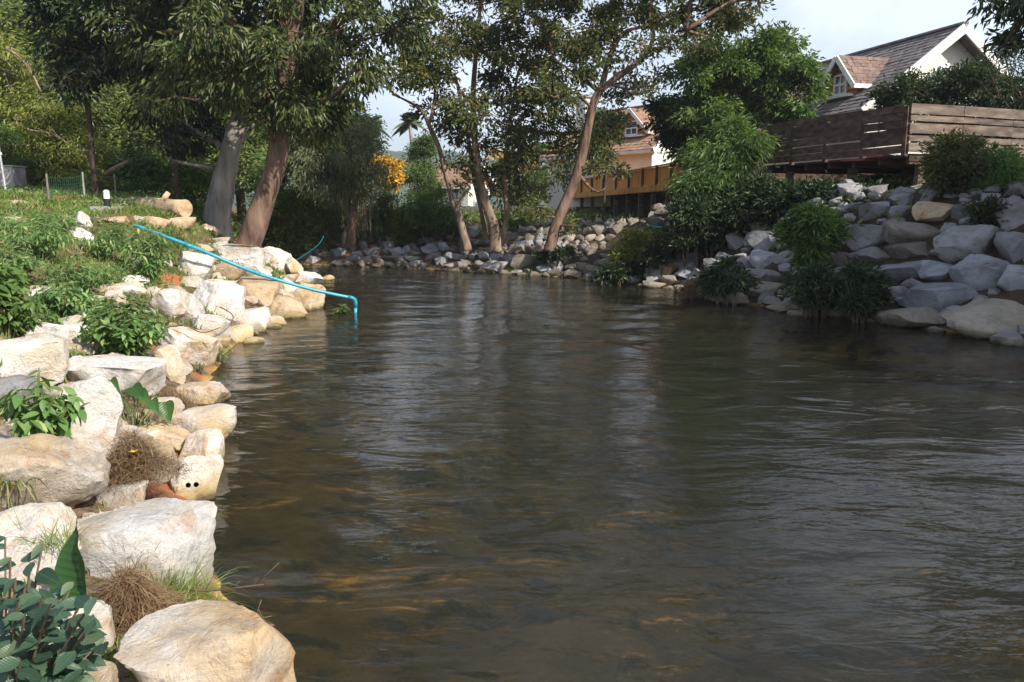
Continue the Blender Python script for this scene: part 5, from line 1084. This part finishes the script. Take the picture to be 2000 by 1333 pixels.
# blue-green shrub in the bottom left corner, very close
Yc = 2.55; g = P(20, 1500, Yc); root = empty('shrub', g, 'blue green shrub with broad oval leaves in the bottom left corner', 'shrub', None); mb = MB()
ends = [(10, 1050), (30, 1130), (60, 1100), (130, 1080), (110, 1170), (160, 1175), (60, 1210), (30, 1190), (130, 1240), (175, 1270), (90, 1260), (160, 1310), (40, 1290), (120, 1330), (200, 1340), (10, 1240), (70, 1340), (0, 1330), (185, 1225), (20, 1090)]
ends += [(random.uniform(-20, 205), 1050+290*random.random()**.6) for _ in range(34)]; ends = [e for e in ends if e[1] > 1040+max(0, e[0]-90)*1.2]
for (ex, ey) in ends:
    e = P(ex, ey, Yc+random.uniform(-.35, .3)); m = Vector(g).lerp(e, .55)+Vector((0, 0, .04)); sp, rr = spline([(*g, .0035), (*m, .003), (*e, .0015)], 5); mb.tube([Vector(v)-g for v in sp], list(rr), 5, cap=False)
    for j in range(11):
        t = .28+.72*j/10; q = Vector(sp[min(len(sp)-1, int(t*(len(sp)-1)))]); a = j*2.3+random.random(); d = Vector((math.cos(a), math.sin(a)*.6-.15, random.uniform(-.35, .25)))
        leafobj(random.choice(BGS), q, d, (random.uniform(-.3, .5), -.55, .8), random.uniform(.05, .105), root, g)
mb.build('stems', 'twig', root)
# taro: one big dark leaf and the smaller cluster
TA = leaf_template('leaf', 'leaf_taro', heart(.33), .22, .26, 12, .016)
g = P(120, 1290, 3.5); root = empty('taro_plant', g, 'single big dark green taro leaf standing upright among pale boulders at the lower left', 'plant'); a = P(150, 1175, 3.35); b = P(118, 1010, 3.5)
mb = MB(); sp, rr = spline([(*g, .010), (*P(118, 1200, 3.4), .009), (*a, .006)], 5); mb.tube([Vector(v)-g for v in sp], list(rr), 7); mb.build('stalk', 'stem_green', root)
leafobj(TA, P(168, 1165, 3.3), b-P(168, 1165, 3.3), (-.25, -.95, .1), (b-P(168, 1165, 3.3)).length, root, g, .85)
g = G(268, 842); root = empty('taro_plant', g, 'cluster of heart-shaped taro leaves in front of the smooth white boulder', 'plant'); mb = MB()
for (x, y, x2, y2, wd) in [(186, 752, 200, 800, 1), (198, 770, 214, 806, 1.1), (222, 770, 226, 812, 1.2), (216, 742, 232, 764, .6), (258, 757, 278, 778, 1), (272, 768, 290, 782, .9), (296, 782, 306, 806, .9), (322, 786, 330, 824, 1), (240, 790, 232, 810, .8)]:
    Yq = g.y+random.uniform(-.25, .1); p, q = P(x, y, Yq), P(x2, y2, Yq-.12); sp, rr = spline([(*g, .006), (*(Vector(g).lerp(p, .6)+Vector((0, 0, .08))), .005), (*p, .004)], 5)
    mb.tube([Vector(v)-g for v in sp], list(rr), 5, cap=False); leafobj(TA, p, q-p, (random.uniform(-.4, .4), -.8, .6), (q-p).length*1.15, root, g, wd)
mb.build('stalks', 'stem_green', root)
# ribbons of grass
def ribbons(name, base, dirs, L, wd, droop, mat, segs=5):
    n = len(base); d = unit(dirs); side = unit(np.cross(d, np.array([0, 0, 1.0])+rng.normal(size=(n, 3))*.25)); V = np.zeros((n, segs+1, 2, 3)); L = (L*np.ones(n))[:, None]; dp = (droop*np.ones(n))[:, None]
    for i in range(segs+1):
        t = i/segs; c = base+d*L*t; c = c+np.array([0, 0, -1.0])*dp*L*t*t; hor = np.array([1, 1, 0]); wv = side*(wd*(1-t**1.6)+.0006)*.5
        V[:, i, 0] = c-wv; V[:, i, 1] = c+wv
    i0 = (np.arange(n)*(segs+1)*2)[:, None]+np.arange(segs)[None, :]*2; i0 = i0.ravel(); F = np.stack([i0, i0+1, i0+3, i0+2], 1)
    return setmesh(name, V.reshape(-1, 3), F, mat, True)
def tuft(label, cx, cy, w, h, n, L, wd, mat, droop=.5, spread=.6, mound=0, name='grass_tuft', cat='grass', Yd=None, lift=1.0, kind=None):
    g = G(cx, cy+h*.3) if Yd is None else P(cx, cy, Yd); s = pxm(g.y); r = w*s/2
    if Yd is not None and L < .45: g.z = max(g.z, gz(g.x, g.y)+.03)
    b = rng.normal(size=(n, 3))*np.array([r*.42, r*.32, .01]); d = rng.normal(size=(n, 3))*spread; d[:, 2] = np.abs(d[:, 2])*.5+lift; d[:, :2] += b[:, :2]/max(r, .01)*.5
    base = b.copy(); bz = ground(b[:, 0]+g.x, b[:, 1]+g.y)-g.z; base[:, 2] = np.clip(bz, -.25, .25) if Yd is None else 0
    base[:, 2] += mound*rng.random(n)*np.exp(-(b[:, 0]**2+b[:, 1]**2)/(r*r*.3))
    o = link(name, ribbons(name, base, d, L*rng.uniform(.45, 1.1, n), wd, droop*rng.uniform(.3, 1.4, n), mat)); o.location = g; return tag(o, label, cat, None, kind or 'stuff')
tuft('green grass tuft growing over the front of the large blocky boulder', 275, 1205, 260, 160, 2100, .46, .006, 'grass_blade', .6, .65, Yd=4.25)
tuft('second layer of long green blades in the same gap, reaching over the water', 310, 1200, 170, 60, 150, .55, .006, 'grass_blade', .9, 1.0, Yd=4.3)
tuft('brown dry grass heap between the cream slab and the blue green shrub', 262, 1300, 200, 110, 4600, .15, .0035, 'grass_dry', .5, 1.4, lift=.1, mound=.26, Yd=3.95)
tuft('dry purplish stalks standing in front of the large blocky boulder', 250, 1160, 90, 100, 420, .32, .004, 'grass_dry', .3, .4, Yd=4.4)
tuft('brown dry grass filling the hollow beside the drilled rock', 262, 925, 190, 110, 5200, .15, .0035, 'grass_dry', .5, 1.4, lift=.1, mound=.34, Yd=5.75)
tuft('brown dry grass filling the hollow, nearer its green edge', 225, 870, 90, 60, 900, .16, .004, 'grass_dry', .8, 1.2, lift=.4)
tuft('thin green blades at the top of the dry hollow', 250, 842, 150, 50, 500, .16, .004, 'grass_blade', .7, .9, lift=.6)
tuft('dry reddish stems leaning over the water above the lone cream rock', 352, 775, 70, 70, 420, .34, .004, 'grass_dry', .3, .6)
tuft('dry stalks hanging in the notch of the left bank', 392, 690, 70, 40, 420, .34, .005, 'grass_dry', .9, 1.0, lift=.4)
tuft('long arching grass blades over the orange stained boulder', 20, 945, 90, 40, 90, .42, .010, 'grass_blade', .9, .8, Yd=4.9, lift=.8)
tuft('thin grass stems in front of the pale boulder at the left', 110, 1070, 110, 60, 90, .32, .004, 'grass_blade', .6, .6, Yd=4.1)
tuft('dry twigs sticking up from the small brown rock off the point', 650, 545, 30, 16, 60, .6, .012, 'grass_dry', .2, .7)
tuft('mossy grass fringe where the cream slab meets the water', 530, 1265, 110, 60, 900, .10, .004, 'grass_blade', 1.0, 1.2, lift=.2)
# dead branches lying on the rocks
def sticks(label, pts, Yd, d=.012):
    q = [P(a, b, Yd+c) for a, b, c in pts]; sp, rr = spline([(*p, d*(1-.6*i/len(q))) for i, p in enumerate(q)], 6); mb = MB(); mb.tube([Vector(v)-q[0] for v in sp], list(rr), 6)
    for k in range(4):
        i = random.randrange(3, len(sp)); e = Vector(sp[i])-q[0]; mb.tube([e, e+Vector((random.uniform(-.15, .15), 0, random.uniform(.02, .14)))], [d*.4, .002], 4)
    o = mb.build('dead_twig', 'twig', None, None, True); o.location = q[0]; tag(o, label, 'twig')
sticks('dark dead twig lying on the rocks right of the round bush', [(325, 640, 0), (360, 636, -.1), (395, 650, -.2), (430, 640, -.3)], 11.6)
sticks('thin bent dry stem hanging over the white rocks above the notch', [(430, 600, 0), (455, 618, -.2), (440, 645, -.3), (400, 668, -.5)], 12.4, .010)
sticks('leafless grass stalk reaching out over the water at the bottom', [(350, 1150, 0), (400, 1155, -.05), (450, 1150, -.1), (515, 1142, -.1)], 4.3, .004)
sticks('thin reddish twig across the top of the cream slab', [(330, 1240, 0), (400, 1235, -.05), (470, 1215, -.1), (535, 1222, -.1)], 3.9, .004)
# yellow blossom in the dry hollow
g = P(262, 885, 5.6); fl = empty('yellow_flower', g, 'small yellow flower lying in the dry brown grass', 'flower'); FL = leaf_template('petal', 'flower_yellow', ovate(.28), .1)
for k in range(5):
    a = k*1.257; o = leafobj(FL, g, (math.cos(a), math.sin(a), .5), (0, 0, 1), .045, fl, g); o.name = 'petal'
# pale flower heads dotted over the weeds
mb = MB()
for k in range(70):
    q = G(random.uniform(0, 300), random.uniform(440, 640)); p = q+Vector((0, 0, random.uniform(.25, .5))); s = random.uniform(.015, .03); mb.box(p, s, s, s*.4)
# lawn and ground cover
n = 170000; x = rng.uniform(-22, 1.5, n); y = rng.uniform(3.2, 33, n); dl = polydist(LEFT, x, y); ins = inside(x, y)
nv = np.sin(x*1.3+y*.4)*np.cos(y*.9-x*.6)+.5*np.sin(x*3.1)*np.cos(y*2.7)+rng.normal(size=n)*.5
ok = (~ins) & (dl > .5) & (nv > -.35) & (np.abs(x)/y < .75) & (y < 31)
x, y = x[ok], y[ok]; z = ground(x, y); n = len(x); d = rng.normal(size=(n, 3))*.55; d[:, 2] = 1
ll = rng.uniform(.05, .17, n)*np.clip(.5+y/18, .6, 1.3)
tag(link('lawn_grass', leaves_mesh('lawn_grass', np.stack([x, y, z-.01], 1), d, ll, .012+.0009*y, 'grass_blade', 0, .8)), 'short patchy green grass covering the left bank slope', 'grass', None, 'stuff')
n = 26000; x = rng.uniform(-20, 1, n); y = rng.uniform(3.2, 27, n); dl = polydist(LEFT, x, y); ins = inside(x, y); nv = np.sin(x*.9-y*.7+2)*np.cos(y*.8+x*.5)+rng.normal(size=n)*.35
ok = (~ins) & (dl > 1.6) & (nv > .1) & (np.abs(x)/y < .72); x, y = x[ok], y[ok]; n = len(x); d = rng.normal(size=(n, 3))*.7; d[:, 2] = np.abs(d[:, 2])*.6+.2
z = ground(x, y)+rng.uniform(0, .3, n)*np.clip(nv[ok], 0, 1); ll = rng.uniform(.06, .15, n)
tag(link('ground_cover', leaves_mesh('ground_cover', np.stack([x, y, z], 1), d, ll, ll*.4, 'leaf_weed', .2, .4)), 'low leafy weeds carpeting the sunlit slope', 'weeds', None, 'stuff')
# undergrowth of the shaded bank and the wood
n = 90000; x = rng.uniform(-40, 24, n); y = rng.uniform(16, 60, n); dr_ = polydist(RIGHT, x, y); dl = polydist(LEFT, x, y); ins = inside(x, y)
nv = np.sin(x*.8+y*.5)*np.cos(y*.6-x*.3)+rng.normal(size=n)*.4; right = dr_ < dl
ok = (~ins) & (np.abs(x)/y < .75) & np.where(right, (dr_ > 2.0) & (nv > np.where(dr_ < 5, .9, -.3)) & ~((x > 1) & (x < 12) & (y > 28) & (dr_ < 14) & (nv < 1.2)), (y > 29.5) & (nv > -.6)); x, y = x[ok], y[ok]; n = len(x)
d = rng.normal(size=(n, 3))*.7; d[:, 2] = np.abs(d[:, 2])*.6+.3; z = ground(x, y)+rng.uniform(0, .35, n); ll = rng.uniform(.12, .3, n)
tag(link('undergrowth', leaves_mesh('undergrowth', np.stack([x, y, z], 1), d, ll, ll*.35, 'leaf_far', .2, .4)), 'dark undergrowth on the far bank and under the wood', 'undergrowth', None, 'stuff')

# ------------------------------------------------------------------ air
hz = bpy.data.materials.new('haze'); hz.use_nodes = True; t = hz.node_tree; t.nodes.clear(); o_ = t.nodes.new('ShaderNodeOutputMaterial'); v_ = t.nodes.new('ShaderNodeVolumePrincipled')
v_.inputs['Color'].default_value = (.80, .88, 1.0, 1); v_.inputs['Density'].default_value = .00042; v_.inputs['Anisotropy'].default_value = .2; t.links.new(v_.outputs[0], o_.inputs['Volume'])
mb = MB(); mb.box((-100, 720, 38), 1010, 790, 42); hb = mb.build('haze', hz); tag(hb, 'thin bluish morning haze filling the air', 'haze', None, 'stuff')
